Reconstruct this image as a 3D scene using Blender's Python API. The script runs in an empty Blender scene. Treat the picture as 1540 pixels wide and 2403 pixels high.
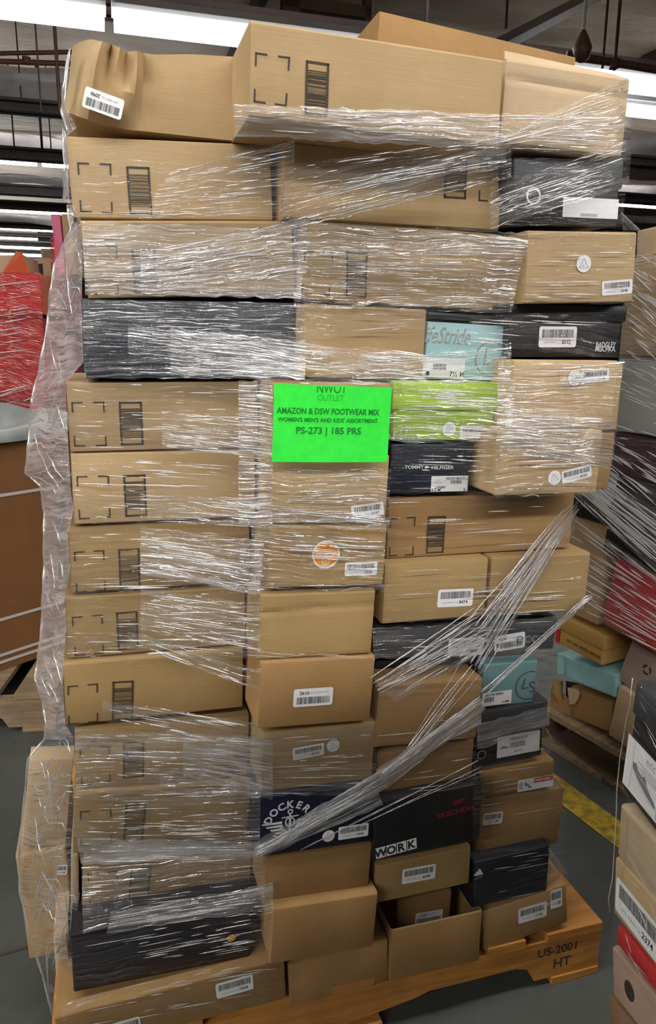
import bpy, bmesh, math, random
import numpy as np
from mathutils import Matrix, Vector

# ------------------------------------------------------------------ camera, world, lights, exposure
SC = bpy.context.scene
COL = SC.collection
F_PX, CX, CY = 1750.0, 770.0, 1201.5
HC = 1.395                                   # eye height
PITCH, ROLL = math.radians(12.9), math.radians(0.5)
_fw = np.array([0, math.cos(PITCH), -math.sin(PITCH)])
_up = np.array([0, math.sin(PITCH), math.cos(PITCH)])
_rt = np.array([1.0, 0, 0])
CAM_R = _rt * math.cos(ROLL) + _up * math.sin(ROLL)
CAM_U = _up * math.cos(ROLL) - _rt * math.sin(ROLL)
CAM_P = np.array([0, 0, HC])
cam = bpy.data.cameras.new('camera')
cam.sensor_fit = 'VERTICAL'; cam.sensor_height = 24.0; cam.sensor_width = 24.0
cam.lens = 24.0 * F_PX / 2403.0
cam.clip_start = 0.02; cam.clip_end = 200
camo = bpy.data.objects.new('camera', cam); COL.objects.link(camo)
_m = Matrix.Identity(4)
for i in range(3):
    _m[i][0] = CAM_R[i]; _m[i][1] = CAM_U[i]; _m[i][2] = -_fw[i]; _m[i][3] = CAM_P[i]
camo.matrix_world = _m
SC.camera = camo

SC.view_settings.view_transform = 'Standard'
SC.view_settings.look = 'None'
SC.view_settings.gamma = 1.0
SC.view_settings.use_curve_mapping = False
SC.view_settings.exposure = -0.12

W = bpy.data.worlds.new('world'); SC.world = W; W.use_nodes = True
W.node_tree.nodes['Background'].inputs[0].default_value = (0.8, 0.86, 1.0, 1)
W.node_tree.nodes['Background'].inputs[1].default_value = 0.01

YAW = math.radians(16.5)                    # the pallet front, the lamp rows and the roof beams share this direction
LAMP_Z = HC + 2.2
LAMP_EMIT = 13.0                            # tube emission
ADDED_LAMPS = [(-2.3, 115.0), (-4.2, 80.0), (0.75, 30.0)]  # lamp rows added out of the frame to shape the light: (distance beyond the camera, watts per fixture)

# ------------------------------------------------------------------ small helpers
def V(*a): return np.array(a, float)

class Plane:
    """A vertical working plane: u runs to the right, z up, n towards the viewer's side."""
    def __init__(s, p, yaw):
        s.p = np.array(p, float); s.yaw = yaw
        s.u = V(math.cos(yaw), math.sin(yaw), 0); s.n = V(math.sin(yaw), -math.cos(yaw), 0)
    def at(s, x, y, d=0.0):
        D = _fw + CAM_R * ((x - CX) / F_PX) - CAM_U * ((y - CY) / F_PX)
        t = (s.n @ (s.p - CAM_P) + d) / (s.n @ D)
        P = CAM_P + D * t
        return (P - s.p) @ s.u, P[2]
    def pt(s, u, z, d=0.0):
        P = s.p + s.u * u + s.n * d
        return V(P[0], P[1], z)
    def px(s, x, y, d=0.0):
        return s.pt(*s.at(x, y, d), d)

def at_height(x, y, z):
    D = _fw + CAM_R * ((x - CX) / F_PX) - CAM_U * ((y - CY) / F_PX)
    return CAM_P + D * ((z - HC) / D[2])

def tag(o, label=None, cat=None, group=None, kind=None):
    if label: o['label'] = label
    if cat: o['category'] = cat
    if group: o['group'] = group
    if kind: o['kind'] = kind
    return o

class MB:
    def __init__(s): s.v = []; s.f = []; s.m = []; s.uv = None
    def add(s, verts, faces, mi=0):
        b = len(s.v)
        s.v += [tuple(map(float, p)) for p in verts]
        for f in faces: s.f.append([b + i for i in f]); s.m.append(mi)
    def quad(s, a, b, c, d, mi=0): s.add([a, b, c, d], [(0, 1, 2, 3)], mi)
    def box(s, x0, x1, y0, y1, z0, z1, mi=0):
        v = [(x, y, z) for z in (z0, z1) for y in (y0, y1) for x in (x0, x1)]
        s.add(v, [(0, 2, 3, 1), (4, 5, 7, 6), (0, 1, 5, 4), (2, 6, 7, 3), (0, 4, 6, 2), (1, 3, 7, 5)], mi)
    def rect(s, x0, z0, x1, z1, y=0, mi=0):           # a flat mark on a front face
        s.quad((x0, y, z0), (x1, y, z0), (x1, y, z1), (x0, y, z1), mi)
    def poly(s, pts, y=0, mi=0):
        s.add([(p[0], y, p[1]) for p in pts], [tuple(range(len(pts)))], mi)
    def ring(s, cx, cz, r0, r1, y=0, mi=0, n=28, a0=0, a1=2 * math.pi):
        v = []
        for i in range(n + 1):
            a = a0 + (a1 - a0) * i / n
            v += [(cx + r0 * math.cos(a), y, cz + r0 * math.sin(a)), (cx + r1 * math.cos(a), y, cz + r1 * math.sin(a))]
        s.add(v, [(2 * i, 2 * i + 1, 2 * i + 3, 2 * i + 2) for i in range(n)], mi)
    def line(s, a, b, w, y=0, mi=0):
        a = V(*a); b = V(*b); d = b - a; d /= max(np.linalg.norm(d), 1e-9); q = V(-d[1], d[0]) * w / 2
        s.poly([a - q, b - q, b + q, a + q], y, mi)
    def text(s, t, cx, cz, size, y=0, mi=0, rot=0, align='CENTER', bold=0.0, sx=1.0, flip=False, clip=None, width=None):
        vs, fs = text_geo(t, bold, clip)
        if not vs: return
        x0 = min(p[0] for p in vs); x1 = max(p[0] for p in vs)
        if width: sx = width / ((x1 - x0) * size)
        o = {'CENTER': (x0 + x1) / 2, 'LEFT': x0, 'RIGHT': x1}[align]
        c, sn = math.cos(rot), math.sin(rot)
        out = []
        for p in vs:
            a = (p[0] - o) * size * sx; b = (p[1] - 0.34) * size
            if flip: a, b = -a, -b
            out.append((cx + a * c - b * sn, y, cz + a * sn + b * c))
        s.add(out, fs, mi)
    def tube(s, pts, r, n=6, mi=0, flat=1.0, fl_dir=None, caps=True):
        pts = [V(*p) for p in pts]; N = len(pts); vs = []
        for i, p in enumerate(pts):
            t = pts[min(i + 1, N - 1)] - pts[max(i - 1, 0)]; t /= max(np.linalg.norm(t), 1e-9)
            ref = V(0, 0, 1) if abs(t[2]) < 0.9 else V(1, 0, 0)
            if fl_dir is not None: ref = fl_dir
            a = np.cross(t, ref); a /= max(np.linalg.norm(a), 1e-9); b = np.cross(a, t)
            ri = r[i] if hasattr(r, '__len__') else r
            for k in range(n):
                an = 2 * math.pi * k / n
                vs.append(p + a * math.cos(an) * ri + b * math.sin(an) * ri * flat)
        fs = [(i * n + k, i * n + (k + 1) % n, (i + 1) * n + (k + 1) % n, (i + 1) * n + k) for i in range(N - 1) for k in range(n)]
        if caps: fs += [tuple(range(n))[::-1], tuple((N - 1) * n + k for k in range(n))]
        s.add(vs, fs, mi)
    def build(s, name, mats, parent=None, smooth=None, matrix=None):
        me = bpy.data.meshes.new(name); me.from_pydata(s.v, [], s.f)
        for m in (mats if isinstance(mats, (list, tuple)) else [mats]): me.materials.append(m)
        if len(me.materials) > 1: me.polygons.foreach_set('material_index', s.m)
        if s.uv is not None:
            ul = me.uv_layers.new(name='UVMap'); uv = s.uv
            li = np.zeros(len(me.loops), np.int32); me.loops.foreach_get('vertex_index', li)
            ul.data.foreach_set('uv', np.array(uv, np.float32)[li].ravel())
        if smooth is not None:
            me.shade_smooth()
            if smooth < 180: me.set_sharp_from_angle(angle=math.radians(smooth))
        me.update()
        o = bpy.data.objects.new(name, me); COL.objects.link(o)
        if matrix is not None: o.matrix_world = matrix
        if parent is not None: o.parent = parent
        return o

_tc = {}
def text_geo(t, bold=0.0, clip=None):
    k = (t, bold, clip)
    if k in _tc: return _tc[k]
    cu = bpy.data.curves.new('t', 'FONT'); cu.body = t; cu.size = 1.0; cu.resolution_u = 3; cu.offset = bold; cu.fill_mode = 'FRONT'
    ob = bpy.data.objects.new('t', cu); COL.objects.link(ob)
    dg = bpy.context.evaluated_depsgraph_get(); dg.update()
    me = ob.evaluated_get(dg).to_mesh()
    bm = bmesh.new(); bm.from_mesh(me)
    if clip is not None:
        bmesh.ops.bisect_plane(bm, geom=bm.verts[:] + bm.edges[:] + bm.faces[:], plane_co=(0, clip, 0), plane_no=(0, 1, 0), clear_outer=True)
    bm.verts.index_update()
    r = ([(v.co.x, v.co.y) for v in bm.verts], [tuple(v.index for v in f.verts) for f in bm.faces])
    bm.free(); ob.evaluated_get(dg).to_mesh_clear()
    bpy.data.objects.remove(ob); bpy.data.curves.remove(cu)
    _tc[k] = r
    return r

def empty(name, matrix=None, loc=None):
    o = bpy.data.objects.new(name, None); COL.objects.link(o); o.empty_display_size = 0.1
    if matrix is not None: o.matrix_world = matrix
    if loc is not None: o.location = loc
    return o

# ------------------------------------------------------------------ materials
class NT:
    def __init__(s, name):
        s.mat = bpy.data.materials.new(name); s.mat.use_nodes = True
        s.t = s.mat.node_tree; s.t.nodes.clear()
        s.out = s.n('ShaderNodeOutputMaterial')
    def n(s, ty, **kw):
        nd = s.t.nodes.new(ty)
        for k, v in kw.items():
            if k == 'ins':
                for a, b in v.items(): nd.inputs[a].default_value = b
            else: setattr(nd, k, v)
        return nd
    def l(s, a, b): s.t.links.new(a, b)
    def math(s, op, a, b=None, clamp=False):
        nd = s.n('ShaderNodeMath', operation=op, use_clamp=clamp)
        for i, x in enumerate((a, b)):
            if x is None: continue
            if isinstance(x, (int, float)): nd.inputs[i].default_value = x
            else: s.l(x, nd.inputs[i])
        return nd.outputs[0]
    def noise(s, vec, scale, detail=3, rough=0.5, mapping=None, loc=(0, 0, 0)):
        if mapping is not None:
            mp = s.n('ShaderNodeMapping'); mp.inputs['Scale'].default_value = mapping; mp.inputs['Location'].default_value = loc
            s.l(vec, mp.inputs['Vector']); vec = mp.outputs[0]
        nd = s.n('ShaderNodeTexNoise'); nd.inputs['Scale'].default_value = scale; nd.inputs['Detail'].default_value = detail
        nd.inputs['Roughness'].default_value = rough
        s.l(vec, nd.inputs['Vector'])
        return nd.outputs['Fac']
    def ramp(s, fac, a, b, lo=0.0, hi=1.0):
        nd = s.n('ShaderNodeMapRange', clamp=True, interpolation_type='SMOOTHSTEP')
        s.l(fac, nd.inputs[0])
        for i, x in enumerate((a, b, lo, hi)): nd.inputs[i + 1].default_value = x
        return nd.outputs[0]
    def mixc(s, fac, a, b, blend='MIX'):
        nd = s.n('ShaderNodeMix', data_type='RGBA', blend_type=blend)
        if isinstance(fac, (int, float)): nd.inputs[0].default_value = fac
        else: s.l(fac, nd.inputs[0])
        for i, x in ((6, a), (7, b)):
            if isinstance(x, tuple): nd.inputs[i].default_value = (*x[:3], 1)
            else: s.l(x, nd.inputs[i])
        return nd.outputs[2]

def srgb(r, g, b):
    f = lambda c: (c / 255 / 12.92) if c <= 10 else ((c / 255 + 0.055) / 1.055) ** 2.4
    return (f(r), f(g), f(b))

def surf(name, col, rough=0.6, var=0.0, var_scale=6.0, bump=0.0, bump_scale=200.0, bump_map=None, metal=0.0, coat=0.0, spec=0.5, col2=None):
    """Plain painted / printed / plastic surface with a little uneven tone and texture."""
    m = NT(name); p = m.n('ShaderNodeBsdfPrincipled')
    p.inputs['Base Color'].default_value = (*col, 1); p.inputs['Roughness'].default_value = rough
    p.inputs['Metallic'].default_value = metal; p.inputs['Specular IOR Level'].default_value = spec
    p.inputs['Coat Weight'].default_value = coat
    tc = m.n('ShaderNodeTexCoord')
    if var or col2:
        nz = m.noise(tc.outputs['Object'], var_scale, 4, 0.6)
        c2 = col2 if col2 else tuple(c * (1 - var) for c in col)
        m.l(m.mixc(m.ramp(nz, 0.35, 0.68), col, c2), p.inputs['Base Color'])
    if bump:
        b = m.n('ShaderNodeBump'); b.inputs['Strength'].default_value = bump; b.inputs['Distance'].default_value = 0.001
        m.l(m.noise(tc.outputs['Object'], bump_scale if bump_map is None else 1.0, 3, 0.5, bump_map), b.inputs['Height'])
        m.l(b.outputs[0], p.inputs['Normal'])
    m.l(p.outputs[0], m.out.inputs[0])
    return m.mat

def kraft(name, col, dark=0.82, rough=0.78):
    """Corrugated kraft board: faint fluting lines, blotches, each box a slightly different tone."""
    m = NT(name); p = m.n('ShaderNodeBsdfPrincipled'); p.inputs['Roughness'].default_value = rough
    p.inputs['Specular IOR Level'].default_value = 0.25
    tc = m.n('ShaderNodeTexCoord'); oi = m.n('ShaderNodeObjectInfo')
    add = m.n('ShaderNodeVectorMath', operation='ADD'); m.l(tc.outputs['Object'], add.inputs[0]); m.l(oi.outputs['Random'], add.inputs[1])
    vec = add.outputs[0]
    blot = m.noise(vec, 5.0, 5, 0.62)
    fine = m.noise(vec, 1.0, 2, 0.5, (18, 18, 420))
    spk = m.noise(vec, 900.0, 1, 0.5)
    c1 = m.mixc(m.ramp(blot, 0.3, 0.72), col, tuple(c * k for c, k in zip(col, (dark, dark * 0.98, dark * 0.95))))
    c2 = m.mixc(m.ramp(fine, 0.42, 0.62, 0, 0.16), c1, tuple(c * 0.72 for c in col))
    c3 = m.mixc(m.ramp(spk, 0.62, 0.75, 0, 0.2), c2, tuple(c * 0.6 for c in col))
    hs = m.n('ShaderNodeHueSaturation')
    m.l(m.math('MULTIPLY_ADD', oi.outputs['Random'], 0.16), hs.inputs['Value'])
    hs.inputs['Value'].default_value = 1.0
    nd = hs.inputs['Value'].links[0].from_node; nd.inputs[2].default_value = 0.92
    m.l(c3, hs.inputs['Color']); m.l(hs.outputs[0], p.inputs['Base Color'])
    b = m.n('ShaderNodeBump'); b.inputs['Strength'].default_value = 0.25; b.inputs['Distance'].default_value = 0.0008
    m.l(m.math('ADD', fine, m.math('MULTIPLY', blot, 2.0)), b.inputs['Height']); m.l(b.outputs[0], p.inputs['Normal'])
    m.l(p.outputs[0], m.out.inputs[0])
    return m.mat

def emit(name, col, k):
    m = NT(name); e = m.n('ShaderNodeEmission'); e.inputs[0].default_value = (*col, 1); e.inputs[1].default_value = k
    m.l(e.outputs[0], m.out.inputs[0]); return m.mat

def film(name, haze=0.06, streak=0.35, base=0.05, tint=(0.97, 0.975, 0.98), rough=0.13, bump=1.0, thr=0.6, white=(0.86, 0.86, 0.88), along=4.0, across=150.0, gl=(1, 1, 1), h0=0.15):
    """Stretch film: clear, with drawn-out pleats (bump) that mirror the lamps and a milky layer where it lies double."""
    m = NT(name)
    tc = m.n('ShaderNodeTexCoord'); uv = tc.outputs['UV']
    wob = m.n('ShaderNodeVectorMath', operation='MULTIPLY_ADD')
    nz = m.n('ShaderNodeTexNoise'); nz.inputs['Scale'].default_value = 7.0; nz.inputs['Detail'].default_value = 2.0; m.l(uv, nz.inputs['Vector'])
    m.l(nz.outputs['Color'], wob.inputs[0]); wob.inputs[1].default_value = (0.0, 0.035, 0.0); m.l(uv, wob.inputs[2])
    vec = wob.outputs[0]
    a = m.noise(vec, 1.0, 2, 0.55, (along, across, 1))
    b = m.noise(vec, 1.0, 2, 0.6, (along * 3.2, across * 2.6, 1), (3.1, 7.7, 0))
    c = m.noise(vec, 1.0, 3, 0.6, (along * 1.1, across * 0.12, 1), (9.0, 1.3, 0))
    d = m.noise(vec, 1.0, 3, 0.7, (22, 30, 1), (1.0, 4.3, 0))
    h = m.math('ADD', m.math('MULTIPLY', a, 1.0), m.math('ADD', m.math('MULTIPLY', b, 0.35), m.math('MULTIPLY', d, 0.8)))
    bp = m.n('ShaderNodeBump'); bp.inputs['Strength'].default_value = 1.0; bp.inputs['Distance'].default_value = 0.0035 * bump
    m.l(h, bp.inputs['Height'])
    dens = m.ramp(c, 0.36, 0.62)
    st = m.math('MULTIPLY', m.ramp(b, thr, thr + 0.07), m.math('MULTIPLY_ADD', dens, 0.8)); 
    st.node.inputs[1].links[0].from_node.inputs[2].default_value = 0.2
    gfac = m.math('ADD', m.math('MULTIPLY', st, streak), base, True)
    hfac = m.math('MULTIPLY', m.math('MULTIPLY_ADD', m.math('MULTIPLY', dens, m.ramp(a, 0.38, 0.62)), 1 - h0), haze, True)
    hfac.node.inputs[0].links[0].from_node.inputs[2].default_value = h0
    tr = m.n('ShaderNodeBsdfTransparent'); tr.inputs[0].default_value = (*tint, 1)
    df = m.n('ShaderNodeBsdfDiffuse'); df.inputs[0].default_value = (*white, 1)
    tl = m.n('ShaderNodeBsdfTranslucent'); tl.inputs[0].default_value = (*white, 1)
    dm = m.n('ShaderNodeMixShader'); dm.inputs[0].default_value = 0.3; m.l(df.outputs[0], dm.inputs[1]); m.l(tl.outputs[0], dm.inputs[2])
    m.l(bp.outputs[0], df.inputs['Normal'])
    gl_ = m.n('ShaderNodeBsdfGlossy'); gl_.inputs[0].default_value = (*gl, 1); gl_.inputs['Roughness'].default_value = rough; m.l(bp.outputs[0], gl_.inputs['Normal'])
    m1 = m.n('ShaderNodeMixShader'); m.l(hfac, m1.inputs[0]); m.l(tr.outputs[0], m1.inputs[1]); m.l(dm.outputs[0], m1.inputs[2])
    m2 = m.n('ShaderNodeMixShader'); m.l(gfac, m2.inputs[0]); m.l(m1.outputs[0], m2.inputs[1]); m.l(gl_.outputs[0], m2.inputs[2])
    m.l(m2.outputs[0], m.out.inputs[0])
    return m.mat

def strand(name, alpha=0.55, col=(0.85, 0.85, 0.87), gloss=0.62):
    """Gathered pleat of film: half clear, glossy, its glints helped by diffuse white."""
    m = NT(name)
    tr = m.n('ShaderNodeBsdfTransparent'); df = m.n('ShaderNodeBsdfDiffuse'); df.inputs[0].default_value = (*col, 1)
    g = m.n('ShaderNodeBsdfGlossy'); g.inputs['Roughness'].default_value = 0.16
    a = m.n('ShaderNodeMixShader'); a.inputs[0].default_value = gloss; m.l(df.outputs[0], a.inputs[1]); m.l(g.outputs[0], a.inputs[2])
    b = m.n('ShaderNodeMixShader'); b.inputs[0].default_value = alpha; m.l(tr.outputs[0], b.inputs[1]); m.l(a.outputs[0], b.inputs[2])
    m.l(b.outputs[0], m.out.inputs[0]); return m.mat

KRAFT = kraft('kraft_board', (0.50, 0.35, 0.185))
KRAFT_M = kraft('kraft_board_dimmed', (0.37, 0.245, 0.105))  # kraft copy for the lower rows, their dimmer light put into the colour
KRAFT_O = kraft('kraft_board_orange_dimmed', (0.355, 0.21, 0.085))  # orange-brown board, darkened further for the dim light low in the load
KRAFT_P = kraft('kraft_board_pale', (0.56, 0.42, 0.27))
BLACK = surf('black_coated_board', (0.012, 0.012, 0.014), 0.38, 0.4, 20, 0.3, 500)
NAVY = surf('navy_coated_board', (0.012, 0.018, 0.032), 0.42, 0.3, 20, 0.3, 500)
INDIGO = surf('dark_indigo_board', (0.008, 0.009, 0.03), 0.42, 0.3, 20)
CHAR = surf('charcoal_board', (0.045, 0.047, 0.052), 0.5, 0.3, 20)
AQUA = surf('pale_aqua_board', (0.37, 0.60, 0.63), 0.5, 0.12, 8)
TEAL = surf('teal_board', (0.27, 0.52, 0.53), 0.55, 0.2, 8)
LIME = surf('lime_board', (0.40, 0.62, 0.035), 0.5, 0.12, 12)
SIGN = surf('fluorescent_green_paper', (0.03, 0.92, 0.055), 0.7, 0.1, 60)
SIGNINK = surf('sign_ink', (0.0, 0.22, 0.02), 0.7)
SIGNFADE = surf('faded_sign_ink', (0.01, 0.50, 0.035), 0.7)
PAPER = surf('label_paper', (0.82, 0.82, 0.83), 0.5, 0.06, 30)
INK = surf('black_ink', (0.02, 0.02, 0.022), 0.6)
GREYINK = surf('grey_ink', (0.33, 0.33, 0.34), 0.6)
BOXINK = surf('brown_black_box_ink', (0.035, 0.026, 0.016), 0.7)
WHITEINK = surf('white_print', (0.72, 0.72, 0.74), 0.5)
GREYPRINT = surf('grey_print', (0.22, 0.22, 0.23), 0.5)
REDINK = surf('dark_red_print', (0.16, 0.012, 0.02), 0.5)
PINKINK = surf('pink_red_print', (0.55, 0.06, 0.09), 0.5)
ORANGE = surf('orange_sticker', (0.82, 0.33, 0.03), 0.5)
GOLD = kraft('gold_board', (0.50, 0.315, 0.09))
REDB = surf('red_board', (0.52, 0.025, 0.03), 0.5, 0.2, 10)
CORAL = surf('coral_board', (0.72, 0.16, 0.07), 0.5, 0.15, 10)
PINK = surf('pink_board', (0.80, 0.16, 0.32), 0.5, 0.1, 10)
MAGENTA = surf('magenta_board', (0.34, 0.035, 0.08), 0.5, 0.2, 10)
MAROON = surf('maroon_board', (0.055, 0.014, 0.022), 0.5, 0.3, 10)
GREYBOX = surf('grey_green_plastic', (0.42, 0.45, 0.42), 0.5, 0.08, 10)
BIN = kraft('brown_bin_board', (0.25, 0.115, 0.045))
STRAPM = surf('white_strapping', (0.62, 0.58, 0.56), 0.45)
BAG = surf('grey_poly_bag', (0.40, 0.44, 0.43), 0.35, 0.2, 12)
DARKIN = surf('box_inside_shade', (0.03, 0.022, 0.016), 0.8)  # shade inside openings, put into the colour
FILM_L = film('film_single', 0.05, 0.30, 0.015, thr=0.60)
FILM_M = film('film_pleated', 0.16, 0.6, 0.03, thr=0.545)
FILM_D = film('film_dense', 0.34, 0.75, 0.05, thr=0.52)
FILM_H = film('film_milky', 0.5, 0.5, 0.05, h0=0.35, thr=0.55, across=90)
FILM_S = film('film_side_drape', 0.62, 0.5, 0.05, h0=0.5, thr=0.56, across=60, along=5, white=(0.78, 0.7, 0.7))
FILM_RED = film('film_red', 0.35, 0.6, 0.04, h0=0.4, thr=0.55, tint=(0.85, 0.10, 0.07), white=(0.7, 0.10, 0.12), gl=(1, .75, .72))
STRAND = strand('film_strand', 0.6)
STRAND_T = strand('film_rope', 0.55)
STRAND_B = strand('far_film_strand', 0.75, gloss=0.35)  # extra diffuse white stands in for glints the reflections leave dim

# ------------------------------------------------------------------ the hall
FRONT = Plane((0, 1.33, 0), YAW)            # front of the pallet load
ROWS = Plane((0, 0, 0), YAW)                # lamp rows and beams run along ROWS.u; -ROWS.n leads away from the camera
def hall(u, w, z): return ROWS.p + ROWS.u * u - ROWS.n * w + V(0, 0, z)
def hall_matrix(u, w, z):
    p = hall(u, w, z)
    return Matrix.Translation(Vector(p)) @ Matrix.Rotation(YAW, 4, 'Z')

def floor_mat():
    m = NT('painted_concrete'); p = m.n('ShaderNodeBsdfPrincipled'); tc = m.n('ShaderNodeTexCoord'); v = tc.outputs['Object']
    a = m.noise(v, 1.3, 6, 0.6); b = m.noise(v, 14, 5, 0.65)
    c = m.mixc(m.ramp(a, 0.3, 0.7), (0.085, 0.093, 0.085), (0.05, 0.056, 0.05))
    c = m.mixc(m.ramp(b, 0.5, 0.72, 0, 0.5), c, (0.05, 0.053, 0.048))
    m.l(c, p.inputs['Base Color']); m.l(m.ramp(b, 0.2, 0.8, 0.38, 0.62), p.inputs['Roughness'])
    bp = m.n('ShaderNodeBump'); bp.inputs['Strength'].default_value = 0.2; bp.inputs['Distance'].default_value = 0.002; m.l(b, bp.inputs['Height']); m.l(bp.outputs[0], p.inputs['Normal'])
    m.l(p.outputs[0], m.out.inputs[0]); return m.mat
def liner_mat():
    m = NT('roof_insulation_liner'); p = m.n('ShaderNodeBsdfPrincipled'); tc = m.n('ShaderNodeTexCoord'); v = tc.outputs['Object']
    a = m.noise(v, 1.0, 6, 0.62, (0.5, 1.6, 1)); b = m.noise(v, 1.0, 4, 0.6, (2.2, 7, 1))
    m.l(m.mixc(m.ramp(a, 0.32, 0.7), (0.74, 0.64, 0.53), (0.46, 0.37, 0.29)), p.inputs['Base Color'])
    p.inputs['Roughness'].default_value = 0.45
    bp = m.n('ShaderNodeBump'); bp.inputs['Strength'].default_value = 0.8; bp.inputs['Distance'].default_value = 0.06; m.l(m.math('ADD', a, b), bp.inputs['Height']); m.l(bp.outputs[0], p.inputs['Normal'])
    m.l(p.outputs[0], m.out.inputs[0]); return m.mat
FLOORM = floor_mat(); LINER = liner_mat()
WALLM = surf('hall_wall_paint', (0.20, 0.19, 0.18), 0.8, 0.25, 0.6)
BEAMM = surf('dark_brown_steel', (0.06, 0.045, 0.042), 0.55, 0.3, 4)
RODM = surf('rusty_rod', (0.07, 0.035, 0.02), 0.6, 0.3, 10)
PIPEM = surf('red_brown_pipe', (0.10, 0.035, 0.02), 0.5, 0.3, 6)
WIREM = surf('pale_wire', (0.45, 0.43, 0.42), 0.5)
HOUSEM = surf('lamp_housing_enamel', (0.55, 0.55, 0.57), 0.4)
TUBEM = emit('fluorescent_tube', (1.0, 0.985, 0.97), LAMP_EMIT)
YELLOW = surf('worn_yellow_paint', (0.55, 0.38, 0.01), 0.6, 0, 26, col2=(0.20, 0.15, 0.03))
PLASTICW = surf('white_poly_insulation', (0.78, 0.74, 0.72), 0.25, 0.25, 2.5, 1.0, 3)
WOOD = None

def struct(mb, name, mat, matrix=None, smooth=None):
    return tag(mb.build(name, mat, None, smooth, matrix), kind='structure')
H0 = hall_matrix(0, 0, 0)
mb = MB(); mb.quad((-30, -9, 0), (30, -9, 0), (30, 34, 0), (-30, 34, 0)); struct(mb, 'floor', FLOORM, H0)
CEIL = HC + 3.25
mb = MB(); mb.quad((-30, -9, CEIL), (-30, 34, CEIL), (30, 34, CEIL), (30, -9, CEIL)); struct(mb, 'ceiling', LINER, H0)
for nm, a, b in (('wall_back', (-30, 34), (30, 34)), ('wall_front', (30, -9), (-30, -9)), ('wall_left', (-30, -9), (-30, 34)), ('wall_right', (30, 34), (30, -9))):
    mb = MB(); mb.quad((*a, 0), (*b, 0), (*b, CEIL), (*a, CEIL)); struct(mb, nm, WALLM, H0)
mb = MB(); mb.box(-1.1, 14, -0.80, -0.70, 0, 2.3); struct(mb, 'added_shade_wall', WALLM, H0)     # added, unseen low wall behind the camera that shades the lower load
# saw-cut joint and painted line on the floor
a0, b0 = at_height(-40, 2252, 0.0015), at_height(140, 2200, 0.0015)
mb = MB(); d = (b0 - a0) / np.linalg.norm(b0 - a0); q = V(-d[1], d[0], 0) * 0.004
mb.quad(a0 - d * 0.5 - q, b0 + d * 0.3 - q, b0 + d * 0.3 + q, a0 - d * 0.5 + q); tag(mb.build('floor_joint', BEAMM), kind='structure')
a0, b0 = at_height(1285, 1832, 0.002), at_height(1450, 1955, 0.002)
mb = MB(); d = (b0 - a0) / np.linalg.norm(b0 - a0); q = V(-d[1], d[0], 0) * 0.05
mb.quad(a0 - d * 2.5 - q, b0 + d * 1.2 - q, b0 + d * 1.2 + q, a0 - d * 2.5 + q); tag(mb.build('floor_marking', YELLOW), kind='structure')

# roof steel: beams along the lamp rows (w = distance beyond the camera)
def row_plane(w): return Plane(hall(0, w, 0), YAW)
def beam(w, x, yt, yb, t=0.2):
    P = row_plane(w); z1 = P.at(x, yt)[1]; z0 = P.at(x, yb)[1]; h = z1 - z0
    mb = MB(); mb.box(-24, 24, -t / 2, t / 2, 0, 0.03); mb.box(-24, 24, -0.02, 0.02, 0, h); mb.box(-24, 24, -t / 2, t / 2, h - 0.03, h)
    return struct(mb, 'ceiling_beam', BEAMM, hall_matrix(0, w, z0))
for a in ((6.75, 450, 8, 62), (9.0, 75, 238, 268), (10.75, 75, 350, 377), (13.2, 75, 436, 460), (14.8, 75, 474, 493), (17.2, 75, 524, 537),
          (18.6, 75, 548, 557), (20.4, 75, 569, 578), (22.4, 75, 588, 595), (24.0, 75, 605, 613)):
    beam(*a)
mb = MB(); mb.tube([Plane((0, 6.4, 0), 0).px(1150, 118), Plane((0, 7.4, 0), 0).px(1560, -95)], 0.055, 4); tag(mb.build('ceiling_beam', BEAMM), kind='structure')
for u in (-7.5, -3.0, 1.6, 6.2, 11.0):        # cross purlins under the liner
    mb = MB(); mb.box(-0.04, 0.04, -8, 33, 0, 0.16); struct(mb, 'ceiling_purlin', BEAMM, hall_matrix(u, 0, CEIL - 0.18))
# sagging white insulation sheets between the beams
for w, x, yt, yb, seed in ((9.4, 75, 158, 245, 1), (11.9, 75, 306, 358, 2), (13.7, 75, 414, 440, 5), (16.2, 75, 500, 526, 9)):
    P = row_plane(w); z1 = P.at(x, yt)[1]; z0 = P.at(x, yb)[1]; dz = z1 - z0
    mb = MB(); rr = random.Random(seed); N, M = 90, 8; vs = []
    for i in range(N + 1):
        uu = -14 + 28 * i / N
        for j in range(M + 1):
            t = j / M
            vs.append((uu, -0.25 * math.sin(t * 3) + 0.08 * math.sin(uu * 3.1 + seed) * math.sin(t * 5) + rr.uniform(-.04, .04), dz * t + 0.06 * math.sin(uu * 2.3 + seed * 2) * (1 - t)))
    mb.add(vs, [(i * (M + 1) + j, (i + 1) * (M + 1) + j, (i + 1) * (M + 1) + j + 1, i * (M + 1) + j + 1) for i in range(N) for j in range(M)])
    struct(mb, 'ceiling_insulation', PLASTICW, hall_matrix(0, w, z0), 60)

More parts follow.
